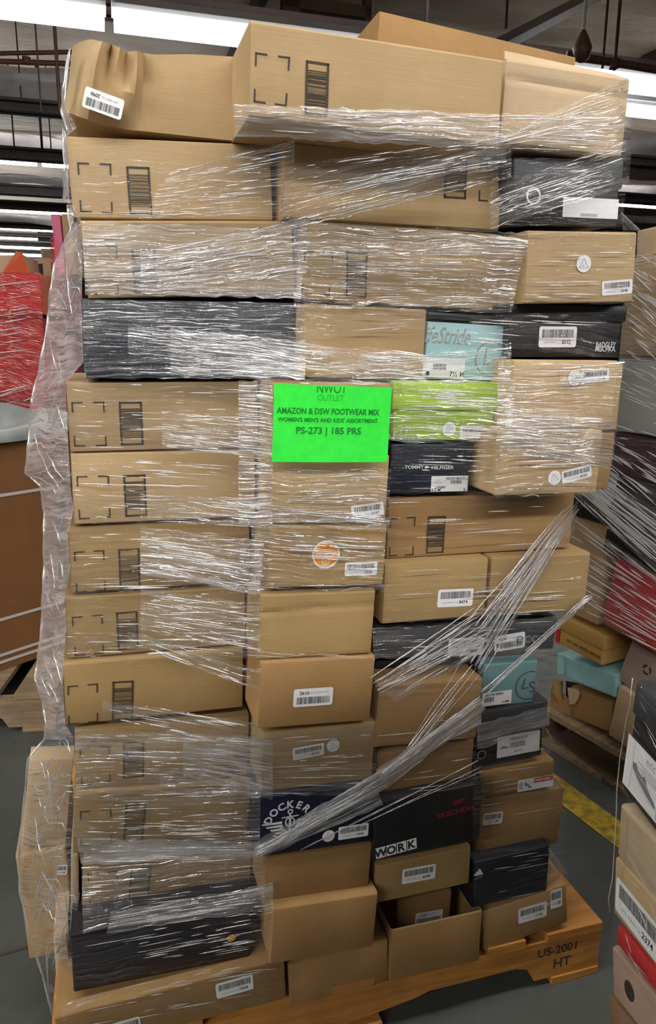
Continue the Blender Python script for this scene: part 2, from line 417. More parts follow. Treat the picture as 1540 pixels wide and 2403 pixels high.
# rods, wires, pipes and the unit under the roof
def hang(x, yb, dist, r, mat, name, label, cat, grp=None, bell=None):
    b = Plane((0, dist, 0), 0).px(x, yb); L = CEIL - b[2]
    mb = MB(); mb.tube([(0, 0, 0), (0, 0, L)], r, 8)
    o = tag(mb.build(name, mat, None, 60, Matrix.Translation(Vector(b))), label, cat, grp)
    if bell:
        k = MB(); k.tube([(0, 0, 0.10), (0, 0, 0.06), (0, 0, 0.0), (0, 0, -0.06), (0, 0, -0.08)], [0.012, 0.035, 0.06, 0.045, 0.02], 14); k.build('hook_shield', PIPEM, o, 50)
    return o
for x, yb, dist, r in ((97, 262, 7.2, 0.008), (141, 262, 7.2, 0.016), (50, 232, 8.6, 0.008), (34, 350, 10.0, 0.01), (99, 350, 10.0, 0.016), (120, 350, 10.0, 0.008)):
    hang(x, yb, dist, r, RODM, 'hanger_rod', 'thin rusty hanger rod between the roof beams left of the crushed box', 'rod', 'hanger rods at the upper left')
hang(1367, 112, 5.2, 0.011, WIREM, 'drop_cord', 'pale cord hanging down to a red-brown bell above the right end of the load', 'cord', None, True)
hang(1414, 160, 6.0, 0.010, RODM, 'hanger_rod', 'thin rod holding the red-brown pipe, next to the pale cord', 'rod')
hang(1442, 165, 6.0, 0.013, RODM, 'hanger_rod', 'thicker rod holding the red-brown pipe, farther from the pale cord', 'rod')
hang(1187, 66, 6.0, 0.012, RODM, 'hanger_rod', 'short dark rod above the seam of the two top boxes', 'rod')
P6 = Plane((0, 6.0, 0), 0)
mb = MB(); mb.tube([P6.px(1330, 128), P6.px(1560, 166)], 0.028, 10); mb.tube([P6.px(1442, 140), P6.px(1442, 160)], 0.04, 10)
tag(mb.build('sprinkler_pipe', PIPEM, None, 60), 'red-brown sprinkler pipe below the roof at the upper right', 'pipe')
P7 = Plane((0, 7.6, 0), 0)
mb = MB(); mb.tube([P7.px(-30, 126), P7.px(175, 122)], 0.02, 8); tag(mb.build('sprinkler_pipe', PIPEM, None, 60), 'upper thin red-brown pipe left of the crushed box', 'pipe')
mb = MB(); mb.tube([P7.px(-30, 143), P7.px(175, 150)], 0.024, 8); mb.tube([P7.px(62, 134), P7.px(62, 150)], 0.04, 8); tag(mb.build('sprinkler_pipe', PIPEM, None, 60), 'lower thin red-brown pipe with a sprinkler head left of the crushed box', 'pipe')
a, b = row_plane(7.6).at(705, 62), row_plane(7.6).at(856, 62); ht = row_plane(7.6).at(705, 22)[1] - a[1]
t = empty('ceiling_heater', hall_matrix(a[0], 7.6, a[1])); tag(t, 'dark boxy heater under the roof behind the top of the tallest box', 'heater')
mb = MB(); mb.box(0, b[0] - a[0], 0, 0.7, -0.15, ht); mb.build('heater_case', BEAMM, t)
mb = MB(); mb.box(-0.17, 0, -0.02, 0.1, -0.15, ht + 0.6); mb.box(b[0] - a[0], b[0] - a[0] + 0.06, -0.02, 0.1, -0.15, ht + 0.6); mb.box(-0.17, b[0] - a[0] + .06, -.02, .1, ht, ht + .1)
mb.build('mounting_frame', surf('tan_painted_wood', (0.20, 0.14, 0.09), 0.7, 0.2, 6), t)

# strip lamps
def strip_lamp(u, w, z, label, grp, light=None, L=2.40, wires=True, wd=0.15):
    k_ = wd / 0.15
    t = empty('strip_light', hall_matrix(u, w, z)); tag(t, label, 'lamp', grp)
    mb = MB(); mb.box(0, L, -0.10 * k_, 0.10 * k_, 0.10, 0.13); mb.box(0, L, -0.06, 0.06, 0.13, 0.19); mb.build('housing', HOUSEM, t)
    mb = MB(); n = 8; pr = [(-0.09 * k_, 0.10), (-0.15 * k_, 0.035), (-0.09 * k_, 0.0), (0.09 * k_, 0.0), (0.15 * k_, 0.035), (0.09 * k_, 0.10)]
    vs = [(x, y, zz) for x in (0.015, L - 0.015) for y, zz in pr]; k = len(pr)
    mb.add(vs, [(i, (i + 1) % k, k + (i + 1) % k, k + i) for i in range(k)] + [tuple(range(k))[::-1], tuple(range(k, 2 * k))])
    dif = mb.build('diffuser', TUBEM if light is None else HOUSEM, t)
    if wires:
        mb = MB(); mb.tube([(0.02, 0, 0.19), (0.02, 0, CEIL - z)], 0.008, 6); mb.build('hanging_wire', WIREM, t)
    if light:  # only the added, unseen fixtures carry an area lamp
        la = bpy.data.lights.new('added_lamp_light', 'AREA'); la.shape = 'RECTANGLE'; la.size = L - 0.05; la.size_y = 0.26; la.energy = light; la.color = (1.0, 0.97, 0.93)
        lo = bpy.data.objects.new('added_lamp_light', la); COL.objects.link(lo); lo.parent = t; lo.location = (L / 2, 0, -0.012)
    return t
for k in range(-1, 2): strip_lamp(0.19 + 2.44 * k, 6.25, LAMP_Z, ['long lit strip light at the upper left edge, above the thin pipes', 'long lit strip light running behind the big top box and the crushed box', 'lit strip light hidden behind the top boxes of the load'][k + 1] if k < 1 else 'lit strip light whose end shows at the right edge below the sprinkler pipe', None)
strip_lamp(0.19 + 4.55, 6.9, LAMP_Z, 'lit strip light at the right edge under the dark roof beam', None, wd=0.06)
rows = ((11.1, -0.65, 'second'), (15.2, -2.1, 'third'), (17.6, -3.0, 'fourth'), (19.2, -3.7, 'fifth'), (21.1, -2.9, 'sixth'), (23.0, -2.9, 'seventh'))
for w, uj, nm in rows:
    for k in range(-3, 1):
        strip_lamp(uj + 2.44 * k, w, LAMP_Z, 'lit strip light in the %s lamp row beyond the load at the left' % nm, 'strip lights of the %s lamp row' % nm)
for k in (1, 2): strip_lamp(4.5 + 2.44 * (k - 1), 11.1, LAMP_Z, 'lit strip light at the right edge beside the black shoe box with a white ring', 'strip lights beside the black box')
for w, pw in ADDED_LAMPS:
    for k in range(-3, 3):
        strip_lamp(0.15 + 2.44 * k, w, LAMP_Z, 'added strip light above the aisle, out of view, to light the load', 'added strip lights above the aisle', pw * ((2.8 if k < -1 else 1.1 if k < 1 else 0.2) if w > 0 else 1))  # added lamps, near row stronger at the left and weak at the right

# ------------------------------------------------------------------ box builders
def lines_for(L, step, extra, r=0.004):
    xs = {0.0, r * 0.3, r, L - r, L - r * 0.3, L}
    n = max(1, int(L / step))
    xs |= {r + (L - 2 * r) * i / n for i in range(n + 1)}
    return sorted(xs | set(e for e in extra if 0 < e < L))

def board_box(mb, w, h, D, creases=(), y0=0.0, z0=0.0, mi=0, r=0.004, seed=0, dents=0.0012, open_top=False, wall=0.004):
    """A board carton whose front sits at y0: rounded edges, slight warp, optional creases ((x0,z0),(x1,z1),depth,width)."""
    rr = random.Random(seed)
    fine = 0.006 if creases else 0.05
    xs = lines_for(w, 0.02 if creases else 0.05, (), r); zs = lines_for(h, fine, (), r)
    ph = [rr.uniform(0, 6.28) for _ in range(6)]
    vs = []
    for z in zs:
        for x in xs:
            ex = min(x, w - x); ez = min(z, h - z); dy = 0.0
            for e in (ex, ez):
                if e < r: dy += r - math.sqrt(max(0, r * r - (r - e) ** 2))
            k = math.sin(math.pi * x / w) * math.sin(math.pi * z / h)
            dy += dents * (0.6 + 0.5 * math.sin(x * 21 + ph[0]) * math.sin(z * 27 + ph[1]) + 0.5 * math.sin(x * 9 + ph[2])) * k * (1 if rr.random() < 2 else 1)
            for a, b, dep, wd in creases:
                ax, az = a; bx, bz = b
                L2 = (bx - ax) ** 2 + (bz - az) ** 2
                t = max(0, min(1, ((x - w / 2 - ax) * (bx - ax) + (z - az) * (bz - az)) / L2))
                q = math.hypot(x - w / 2 - ax - t * (bx - ax), z - az - t * (bz - az))
                dy += dep * math.exp(-(q / wd) ** 2)
            vs.append((x - w / 2, y0 + dy, z0 + z))
    nx, nz = len(xs), len(zs); base = len(vs)
    fs = [(j * nx + i, j * nx + i + 1, (j + 1) * nx + i + 1, (j + 1) * nx + i) for j in range(nz - 1) for i in range(nx - 1)]
    border = [i for i in range(nx)] + [j * nx + nx - 1 for j in range(1, nz)] + [(nz - 1) * nx + i for i in range(nx - 2, -1, -1)] + [j * nx for j in range(nz - 2, 0, -1)]
    bk = []
    for b in border: vs.append((vs[b][0], y0 + D, vs[b][2])); bk.append(len(vs) - 1)
    n = len(border)
    for i in range(n):
        a, b = border[i], border[(i + 1) % n]
        if open_top and vs[a][2] > z0 + h - 1e-6 and vs[b][2] > z0 + h - 1e-6: continue
        fs.append((b, a, bk[i], bk[(i + 1) % n]))
    fs.append(tuple(bk[::-1]))
    mb.add(vs, fs, mi)

class Box:
    all = []
    def __init__(s, name, label, cat, quad, d, D, mat, plane=None, group=None, creases=(), lid=None, lid_mat=None, lid_over=0.004, dents=0.0012, film=True, open_top=False, yaw=0.0):
        P = s.P = plane or FRONT; s.d = d; s.D = D
        c = [V(*P.at(x, y, d)) for x, y in quad]                   # TL TR BR BL
        ax = ((c[1] - c[0]) + (c[2] - c[3])) / 2
        s.th = math.atan2(ax[1], ax[0])
        ex = V(math.cos(s.th), math.sin(s.th)); ez = V(-ex[1], ex[0])
        cen = sum(c) / 4; az = ((c[0] - c[3]) + (c[1] - c[2])) / 2
        s.w = abs(ax @ ex); s.h = abs(az @ ez)
        if P is FRONT: s.w -= 0.003; s.h -= 0.003
        s.o = cen - ez * s.h / 2; s.ex, s.ez = ex, ez; s.cen = cen
        o = P.pt(s.o[0], s.o[1], d); X = P.u * ex[0] + V(0, 0, ex[1]); Z = P.u * ez[0] + V(0, 0, ez[1]); Y = -P.n
        M = Matrix.Identity(4)
        for i in range(3): M[i][0] = X[i]; M[i][1] = Y[i]; M[i][2] = Z[i]; M[i][3] = o[i]
        if yaw: M = M @ Matrix.Rotation(yaw, 4, 'Z')
        s.M = M; s.seed = len(Box.all) + 1
        s.mats = mat
        cr = [(s.loc(*a), s.loc(*b), dep, wd) for a, b, dep, wd in creases]
        s.lz = None
        if lid is None:
            mb = MB(); board_box(mb, s.w, s.h, D, cr, seed=s.seed, dents=dents, open_top=open_top)
            s.root = mb.build(name, mat, None, 40, M)
        else:
            s.root = empty(name, M); s.lz = s.h - s.loc(*lid)[1] if isinstance(lid, tuple) else lid
            b = s.lid_over = lid_over
            mb = MB(); board_box(mb, s.w - 2 * b, s.h - 0.004, D - b, cr, y0=b, seed=s.seed, dents=dents); mb.build('box_base', mat, s.root, 40)
            mb = MB(); board_box(mb, s.w, s.lz, D, (), y0=0.0, z0=s.h - s.lz, seed=s.seed + 50, dents=dents * 0.6); mb.build('lid', lid_mat or mat, s.root, 40)
        tag(s.root, label, cat, group)
        s.film = film
        Box.all.append(s)
    def loc(s, x, y):
        q = V(*s.P.at(x, y, s.d)) - s.o
        return (q @ s.ex, q @ s.ez)
    def qfit(s, quad):
        c = [V(*s.loc(*q)) for q in quad]; ax = ((c[1] - c[0]) + (c[2] - c[3])) / 2; az = ((c[0] - c[3]) + (c[1] - c[2])) / 2
        return sum(c) / 4, math.atan2(ax[1], ax[0]), np.linalg.norm(ax), np.linalg.norm(az)
    def part(s, mb, name, mats, label=None, smooth=None):
        o = mb.build(name, mats, s.root, smooth)
        if label: o['label'] = label
        return o
    def fy(s, z):       # y of the front at height z (a lidded box has a set-back base)
        return (s.lid_over if s.lz is not None and z < s.h - s.lz else 0.0) - 0.0009
    def marks(s, br=None, bar=None, side=None):
        """The printed corner brackets and the framed barcode of the overboxes; corners in order TL TR BR BL."""
        mb = MB(); y = -0.0006; w = 0.0024; arm = 0.016
        if br:
            c = [V(*s.loc(*q)) if q else None for q in br]
            for k in range(4):
                if c[k] is None: continue
                for nb in ((k + 1) % 4, (k - 1) % 4):
                    if c[nb] is None:
                        dr = V(*((1, 0) if (k in (0, 3)) == ((nb in (1, 2))) and nb in ((1, 2) if k in (0, 3) else (0, 3)) else (0, -1 if k < 2 else 1)))
                    else: dr = c[nb] - c[k]; dr = dr / np.linalg.norm(dr)
                    mb.line(c[k] - dr * w / 2, c[k] + dr * arm, w, y)
        if bar:
            cen, an, bw, bh = s.qfit(bar); ca, sa = math.cos(an), math.sin(an)
            tf = lambda x, z: (cen[0] + x * ca - z * sa, cen[1] + x * sa + z * ca)
            fr = 0.0032
            def R(x0, z0, x1, z1): mb.poly([tf(x0, z0), tf(x1, z0), tf(x1, z1), tf(x0, z1)], y)
            R(-bw / 2, -bh / 2, -bw / 2 + fr, bh / 2); R(bw / 2 - fr, -bh / 2, bw / 2, bh / 2)
            R(-bw / 2, -bh / 2, bw / 2, -bh / 2 + fr); R(-bw / 2, bh / 2 - fr, bw / 2, bh / 2)
            rr = random.Random(s.seed); z = -bh / 2 + bh * 0.17
            while z < bh / 2 - bh * 0.17:
                t = rr.choice((0.0006, 0.0006, 0.0012, 0.0018)); R(-bw / 2 + fr, z, bw / 2 - fr, z + t); z += t + rr.choice((0.0007, 0.001, 0.0016))
        return s.part(mb, 'printed_mark', BOXINK)
    def sticker(s, quad, num, flip=False, pale=False, y=None, small='LPN RRM C2'):
        cen, an, w, h = s.qfit(quad); y = (s.fy(cen[1]) if y is None else y); ca, sa = math.cos(an), math.sin(an)
        k = -1 if flip else 1
        tf = lambda x, z: (cen[0] + k * (x * ca - z * sa), cen[1] + k * (x * sa + z * ca))
        mb = MB(); r = min(w, h) * 0.12; pts = []
        for cx, cz, a0 in ((w / 2 - r, h / 2 - r, 0), (-w / 2 + r, h / 2 - r, 90), (-w / 2 + r, -h / 2 + r, 180), (w / 2 - r, -h / 2 + r, 270)):
            for i in range(5): a = math.radians(a0 + i * 22.5); pts.append(tf(cx + r * math.cos(a), cz + r * math.sin(a)))
        mb.poly(pts, y)
        rr = random.Random(s.seed + 7); x = -w * 0.42; x1 = w * 0.42
        while x < x1:
            t = rr.choice((0.0004, 0.0006, 0.0009, 0.0013)); 
            mb.poly([tf(x, h * 0.02 - h * .05), tf(x + t, h * 0.02 - h * .05), tf(x + t, h * 0.36), tf(x, h * 0.36)], y - 0.0003, 1); x += t + rr.choice((0.0005, 0.0007, 0.0011))
        p = tf(-w * 0.36, -h * 0.26); mb.text(small, p[0], p[1], h * 0.15, y - 0.0003, 2, an + (math.pi if flip else 0), 'LEFT', width=w * .44)
        p = tf(w * 0.11, -h * 0.25); mb.text(num, p[0], p[1], h * 0.25, y - 0.0003, 1, an + (math.pi if flip else 0), 'LEFT', 0.02, width=w * .24)
        return s.part(mb, 'barcode_sticker', [PAPER, INK, GREYINK])
    def seal(s, x, y, rpx, rot=0.0):
        c = s.loc(x, y); r = abs(s.loc(x + rpx, y)[0] - c[0]); Y = s.fy(c[1])
        mb = MB(); mb.poly([(c[0] + r * math.cos(i * math.pi / 14), c[1] + r * math.sin(i * math.pi / 14)) for i in range(28)], Y)
        t = [(c[0] + 0.72 * r * math.cos(a + rot), c[1] - 0.1 * r + 0.72 * r * math.sin(a + rot)) for a in (math.pi / 2, math.pi * 7 / 6, math.pi * 11 / 6)]
        for i in range(3): mb.line(t[i], t[(i + 1) % 3], r * 0.06, Y - 0.0003, 1)
        q = lambda x, z: (c[0] + r * (x * math.cos(rot) - z * math.sin(rot)), c[1] + r * (x * math.sin(rot) + z * math.cos(rot)))
        mb.line(q(-0.22, -0.18), q(-0.1, -0.3), r * 0.06, Y - 0.0003, 1); mb.line(q(-0.1, -0.3), q(0.16, 0.08), r * 0.06, Y - 0.0003, 1)
        return s.part(mb, 'round_sticker', [PAPER, GREYINK])
    def paper(s, quad, mat=None, y=None):
        """A plain paper label; returns (MB, tf, w, h, y) to print on."""
        cen, an, w, h = s.qfit(quad); y = (s.fy(cen[1]) if y is None else y); ca, sa = math.cos(an), math.sin(an)
        tf = lambda x, z: (cen[0] + x * w * ca - z * h * sa, cen[1] + x * w * sa + z * h * ca)
        mb = MB(); mb.poly([tf(-.5, -.5), tf(.5, -.5), tf(.5, .5), tf(-.5, .5)], y)
        return mb, tf, w, h, y - 0.0003, an
    def text(s, t, x, y, hpx, wpx, mat, name='lettering', rot=None, bold=0.0, slant=0):
        c = s.loc(x, y); sz = abs(s.loc(x, y - hpx / 2)[1] - s.loc(x, y + hpx / 2)[1]) / 0.72; wd = abs(s.loc(x + wpx / 2, y)[0] - s.loc(x - wpx / 2, y)[0])
        mb = MB(); mb.text(t, c[0], c[1], sz, s.fy(c[1]), 0, rot or 0.0, 'CENTER', bold, width=wd)
        if slant: mb.v = [(p[0] + (p[2] - c[1]) * slant, p[1], p[2]) for p in mb.v]
        return s.part(mb, name, mat)

def bars(mb, tf, x0, z0, x1, z1, y, mi, w, seed=1, horiz=False):
    rr = random.Random(seed); x = x0; u = 0.0007 / w
    while x < x1:
        t = rr.choice((u, u, 1.6 * u, 2.2 * u)); t = min(t, x1 - x)
        mb.poly([tf(x, z0), tf(x + t, z0), tf(x + t, z1), tf(x, z1)], y, mi); x += t + rr.choice((u, 1.4 * u))

# ------------------------------------------------------------------ the pallet under the load
def wood(name, c1, c2):
    m = NT(name); p = m.n('ShaderNodeBsdfPrincipled'); p.inputs['Roughness'].default_value = 0.7
    tc = m.n('ShaderNodeTexCoord'); v = tc.outputs['Object']; oi = m.n('ShaderNodeObjectInfo')
    add = m.n('ShaderNodeVectorMath', operation='ADD'); m.l(v, add.inputs[0]); m.l(oi.outputs['Random'], add.inputs[1])
    g = m.noise(add.outputs[0], 1.0, 5, 0.65, (5, 40, 60)); b = m.noise(add.outputs[0], 5, 3, 0.5)
    c = m.mixc(m.ramp(g, 0.32, 0.68), c1, c2); c = m.mixc(m.ramp(b, 0.45, 0.75, 0, 0.5), c, tuple(k * 0.5 for k in c2))
    m.l(c, p.inputs['Base Color']); bp = m.n('ShaderNodeBump'); bp.inputs['Strength'].default_value = 0.5; bp.inputs['Distance'].default_value = 0.002
    m.l(g, bp.inputs['Height']); m.l(bp.outputs[0], p.inputs['Normal']); m.l(p.outputs[0], m.out.inputs[0]); return m.mat
WOOD_O = wood('orange_pallet_wood', (0.60, 0.27, 0.055), (0.42, 0.17, 0.035))
WOOD_G = wood('grey_pallet_wood', (0.36, 0.25, 0.14), (0.22, 0.15, 0.09))

def pallet(M, w, D, label, mat, h=0.135, notch=True, stamp=False):
    t = empty('wooden_pallet', M); tag(t, label, 'pallet')
    def stringer(y):
        mb = MB(); z0, z1 = 0.018, h - 0.02; nd = 0.045
        n1, n2 = w * 0.14, w * 0.40
        prof = [(0, z0), (n1, z0)]
        for a, b in ((n1, n2), (w - n2, w - n1)):
            prof += [(a + 0.02, z0 + nd * 0.8), (a + 0.05, z0 + nd), (b - 0.05, z0 + nd), (b - 0.02, z0 + nd * 0.8), (b, z0)] if notch else []
        prof += [(w, z0), (w, z1), (0, z1)]
        k = len(prof); vs = [(x, yy, z) for yy in (y, y + 0.04) for x, z in prof]
        mb.add(vs, [tuple(range(k)), tuple(range(k, 2 * k))[::-1]] + [(i, k + i, k + (i + 1) % k, (i + 1) % k) for i in range(k)])
        mb.build('stringer', mat, t)
    for y in (0.004, D / 2 - 0.02, D - 0.044): stringer(y)
    n = 7
    for i in range(n):
        x = i * (w - 0.12) / (n - 1); mb = MB(); bw = 0.14 if i in (0, n - 1) else 0.09
        x = 0 if i == 0 else (w - bw if i == n - 1 else x + 0.01)
        mb.box(x, x + bw, 0, D, h - 0.0195, h); mb.build('deck_board', mat, t)
    for i in (0, 1, 2):
        x = (0, w / 2 - 0.06, w - 0.12)[i]; mb = MB(); mb.box(x, x + 0.12, 0, D, 0.001, 0.0175); mb.build('bottom_board', mat, t)
    return t
aL = FRONT.at(125, 2440, 0.10); aR = FRONT.at(1392, 2152, 0.08)
PW = aR[0] - aL[0] + 0.01
Zc = aR[1]
pm = Matrix.Translation(Vector(FRONT.pt(aL[0] - 0.01, 0, 0.09))) @ Matrix.Rotation(YAW, 4, 'Z')
PALLET_H = 0.135
PAL = pallet(pm, PW + 0.02, 1.05, 'orange wooden pallet under the wrapped load of shoe boxes', WOOD_O, PALLET_H)
mb = MB(); mb.text('US-2001', PW - 0.09, 0.088, 0.030, -0.0008, 0, 0, 'CENTER', 0.01); mb.text('HT', PW - 0.075, 0.052, 0.034, -0.0008, 0, 0, 'CENTER', 0.01)
mb.v = [(a, 0.0032, c) for a, b, c in mb.v]; mb.build('stamp', BOXINK, PAL)

# ------------------------------------------------------------------ the load: left column
OV = 'overboxes with printed corner marks'
KB = 'plain kraft shoe boxes of the load'
def overbox(label, quad, d, br, bar, D=0.34, **kw):
    b = Box('cardboard_box', label, 'box', quad, d, D, kw.pop('mat', KRAFT), group=OV, **kw)
    if br or bar: b.marks(br, bar)
    return b
def carton(label, quad, d, D=0.30, mat=None, **kw):
    return Box('shoe_box', label, 'box', quad, d, D, mat or KRAFT, group=kw.pop('group', KB), **kw)
overbox('tan cardboard overbox directly under the crushed box', [(155, 318), (640, 335), (640, 522), (165, 511)], 0.0,
        [(183, 383), (259, 386), (263, 500), (190, 496)], [(298, 390), (354, 392), (355, 505), (302, 503)], D=0.45)
overbox('tan overbox resting on the wide dark navy box', [(190, 518), (694, 512), (688, 695), (200, 700)], 0.02,
        [(200, 577), (273, 579), (277, 690), (205, 689)], [(310, 582), (367, 583), (368, 692), (315, 691)])
b = carton('wide dark navy lidded box in the left column under milky film', [(190, 701), (684, 704), (708, 888), (198, 887)], 0.015, mat=NAVY, group=None, D=0.33)
carton('brown box end between the wide navy box and the tan box with script lettering', [(690, 702), (708, 702), (706, 886), (689, 886)], -0.02, D=0.2)
overbox('tan overbox left of the green sign', [(152, 893), (612, 893), (605, 1050), (162, 1064)], 0.0,
        [(169, 945), (243, 944), (249, 1045), (176, 1046)], [(277, 943), (332, 942), (338, 1044), (285, 1045)])
overbox('tan overbox level with the lower edge of the green sign', [(163, 1066), (607, 1052), (595, 1215), (172, 1232)], 0.005,
        [(181, 1119), (254, 1117), (258, 1213), (187, 1217)], [(288, 1115), (342, 1113), (345, 1210), (295, 1213)])
overbox('tan overbox left of the kraft box with the orange round sticker', [(158, 1236), (595, 1219), (582, 1366), (165, 1396)], 0.0,
        [(175, 1296), (243, 1292), (247, 1384), (180, 1389)], [(277, 1289), (328, 1286), (330, 1378), (281, 1381)], mat=KRAFT_M)
overbox('tan overbox just below the one beside the orange round sticker', [(150, 1400), (582, 1373), (574, 1513), (157, 1549)], 0.0,
        [(170, 1449), (239, 1443), (243, 1532), (177, 1538)], [(273, 1437), (323, 1433), (326, 1521), (276, 1526)], mat=KRAFT_M)
overbox('tan overbox left of the kraft box with the upside-down 0142 sticker', [(145, 1556), (574, 1520), (572, 1662), (152, 1705)], 0.01,
        [(160, 1611), (228, 1605), (229, 1692), (162, 1699)], [(263, 1600), (313, 1596), (313, 1688), (264, 1690)], mat=KRAFT_M)
overbox('tan overbox with a lifted top flap, second above the black box of the lowest rows', [(172, 1713), (585, 1676), (585, 1822), (175, 1862)], 0.0,
        [(188, 1758), (256, 1750), (258, 1833), (192, 1843)], [(287, 1742), (338, 1738), (339, 1822), (290, 1827)], mat=KRAFT_M)
overbox('tan overbox left of the dark box with the white anchor emblem', [(168, 1865), (585, 1827), (590, 1967), (172, 2003)], 0.01,
        [(189, 1905), (260, 1898), (261, 1978), (190, 1985)], [(291, 1888), (339, 1885), (339, 1970), (293, 1973)], mat=KRAFT_M)
overbox('tan overbox resting on the black box of the lowest rows', [(190, 2008), (602, 1985), (582, 2072), (192, 2138)], 0.0,
        [(207, 2050), (274, 2045), (276, 2117), (212, 2128)], [(303, 2038), (352, 2034), (352, 2103), (305, 2107)], mat=KRAFT_M)
carton('narrow tan box end standing on the black box, left of the overbox', [(162, 2006), (187, 2004), (187, 2186), (166, 2190)], -0.01, D=0.2, mat=KRAFT_P, group=None)
b = carton('black shoe box bulging out near the bottom of the left column', [(166, 2196), (592, 2112), (588, 2250), (168, 2330)], 0.07, mat=surf('black_brown_board', (0.013, 0.010, 0.014), 0.42, 0.3, 20), group=None, D=0.30)
c = b.loc(543, 2200); mb = MB(); mb.ring(c[0], c[1], 0.0, 0.008, -0.001, 0); b.part(mb, 'round_sticker', ORANGE)
carton('narrow black box end standing behind the right end of the low black box', [(574, 2064), (628, 2056), (640, 2150), (580, 2170)], -0.02, mat=BLACK, group=None, D=0.2)
overbox('pale tan overbox behind the low black box, its end lit', [(127, 2196), (166, 2189), (166, 2368), (133, 2376)], -0.03,
        None, None, D=0.3, mat=KRAFT_P)
b = overbox('kraft box lying lowest at the left with the 7203 sticker', [(135, 2384), (672, 2246), (672, 2342), (130, 2492)], 0.095, None, None, D=0.34, mat=KRAFT_O)
b.sticker([(506, 2309), (594, 2284), (594, 2320), (508, 2344)], '7203')
b.sticker([(258, 2404), (330, 2382), (330, 2420), (260, 2440)], '6118')

# ------------------------------------------------------------------ top of the load
def grid_sheet(name, rows, mat, D=0.28, n=6, label=None, cat=None, wob=0.0, back=True):
    """A crumpled carton: its front given as rows of points on the working plane."""
    R = [[FRONT.px(x, y, d) for x, y, d in row] for row in rows]
    G = np.array(R); nr, nc = G.shape[:2]
    def interp(A, axis):
        L = A.shape[axis]; t = np.linspace(0, L - 1, (L - 1) * n + 1); i = np.minimum(t.astype(int), L - 2); f = t - i
        sh = [1] * A.ndim; sh[axis] = -1; f = f.reshape(sh)
        return np.take(A, i, axis) * (1 - f) + np.take(A, i + 1, axis) * f
    G = interp(interp(G, 0), 1); rr = np.random.RandomState(3)
    nr, nc = G.shape[:2]
    if wob:
        k = rr.rand(nr, nc); k = (k + np.roll(k, 1, 0) + np.roll(k, -1, 0)) / 3
        fall = np.linspace(1, 0, nc)[None, :] ** 1.5
        G = G + FRONT.n * ((k - 0.5) * wob * fall)[..., None]
    o = G[0, nc // 2] * 0; o = G[-1, nc // 2].copy()
    mb = MB(); vs = list((G - o).reshape(-1, 3)); fs = [(j * nc + i, (j + 1) * nc + i, (j + 1) * nc + i + 1, j * nc + i + 1) for j in range(nr - 1) for i in range(nc - 1)]
    border = [(0, i) for i in range(nc)] + [(j, nc - 1) for j in range(1, nr)] + [(nr - 1, i) for i in range(nc - 2, -1, -1)] + [(j, 0) for j in range(nr - 2, 0, -1)]
    b0 = len(vs); idx = [j * nc + i for j, i in border]
    for q in idx: 
        p = vs[q] + o; dd = (p - FRONT.p) @ FRONT.n; vs.append(vs[q] - FRONT.n * (D + dd))
    k = len(idx)
    if back:
        fs += [(idx[i], idx[(i + 1) % k], b0 + (i + 1) % k, b0 + i) for i in range(k)] + [tuple(range(b0, b0 + k))[::-1]]
    mb.add(vs, fs)
    return tag(mb.build(name, mat, None, 35, Matrix.Translation(Vector(o))), label, cat)
crush = grid_sheet('cardboard_box', [
    [(170, 108, -.12), (190, 98, -.06), (214, 91, -.01), (240, 95, .03), (262, 104, .005), (282, 112, .03), (298, 120, -.035), (322, 120, .03), (336, 124, -.02), (362, 128, -.008), (450, 127, .0), (548, 133, .0)],
    [(167, 140, -.12), (185, 132, -.05), (209, 122, .0), (232, 122, .05), (258, 126, -.005), (278, 134, .035), (294, 142, -.02), (322, 150, .04), (338, 150, -.02), (364, 150, -.008), (450, 150, .001), (547, 165, .0)],
    [(163, 175, -.12), (180, 168, -.05), (202, 158, .01), (224, 158, .055), (252, 166, .01), (270, 170, .04), (292, 180, .012), (320, 190, .045), (338, 185, -.02), (362, 190, -.008), (450, 185, .001), (547, 205, .0)],
    [(158, 205, -.12), (174, 200, -.05), (196, 190, .012), (218, 195, .05), (245, 203, .028), (264, 208, .04), (290, 214, .035), (316, 220, .035), (334, 222, -.008), (360, 225, -.006), (450, 225, .001), (547, 245, .0)],
    [(153, 235, -.12), (167, 232, -.05), (188, 230, .012), (212, 238, .036), (240, 244, .036), (262, 250, .036), (286, 255, .034), (310, 262, .02), (332, 262, -.004), (358, 265, -.004), (450, 268, .001), (547, 285, .0)],
    [(148, 262, -.11), (158, 264, -.05), (180, 271, .002), (206, 280, .014), (236, 289, .012), (256, 294, .01), (278, 299, .01), (303, 305, .008), (330, 307, .0), (357, 310, -.002), (450, 320, .0), (546, 330, .0)]],
    KRAFT, 0.30, 3, 'tan box with a crushed, crumpled left end on top of the load', 'box', 0.014)
cb = Box.__new__(Box); cb.P = FRONT; cb.d = 0.048; cb.D = 0.3; cb.seed = 77; cb.lz = None
cb.o = V(*FRONT.at(240, 280, 0.048)); cb.ex = V(1, 0); cb.ez = V(0, 1)
mi = Matrix.Identity(4)
for i in range(3): mi[i][0] = FRONT.u[i]; mi[i][1] = -FRONT.n[i]; mi[i][3] = FRONT.pt(cb.o[0], cb.o[1], cb.d)[i]
cb.root = empty('box_front', mi); bpy.context.view_layer.update()
st = cb.sticker([(205, 204), (296, 237), (280, 282), (188, 248)], '2096', flip=True)
st.parent = crush; st.matrix_parent_inverse = Matrix.Identity(4); st.matrix_local = crush.matrix_world.inverted() @ mi if False else Matrix.Translation(-crush.location) @ mi
bpy.data.objects.remove(cb.root)

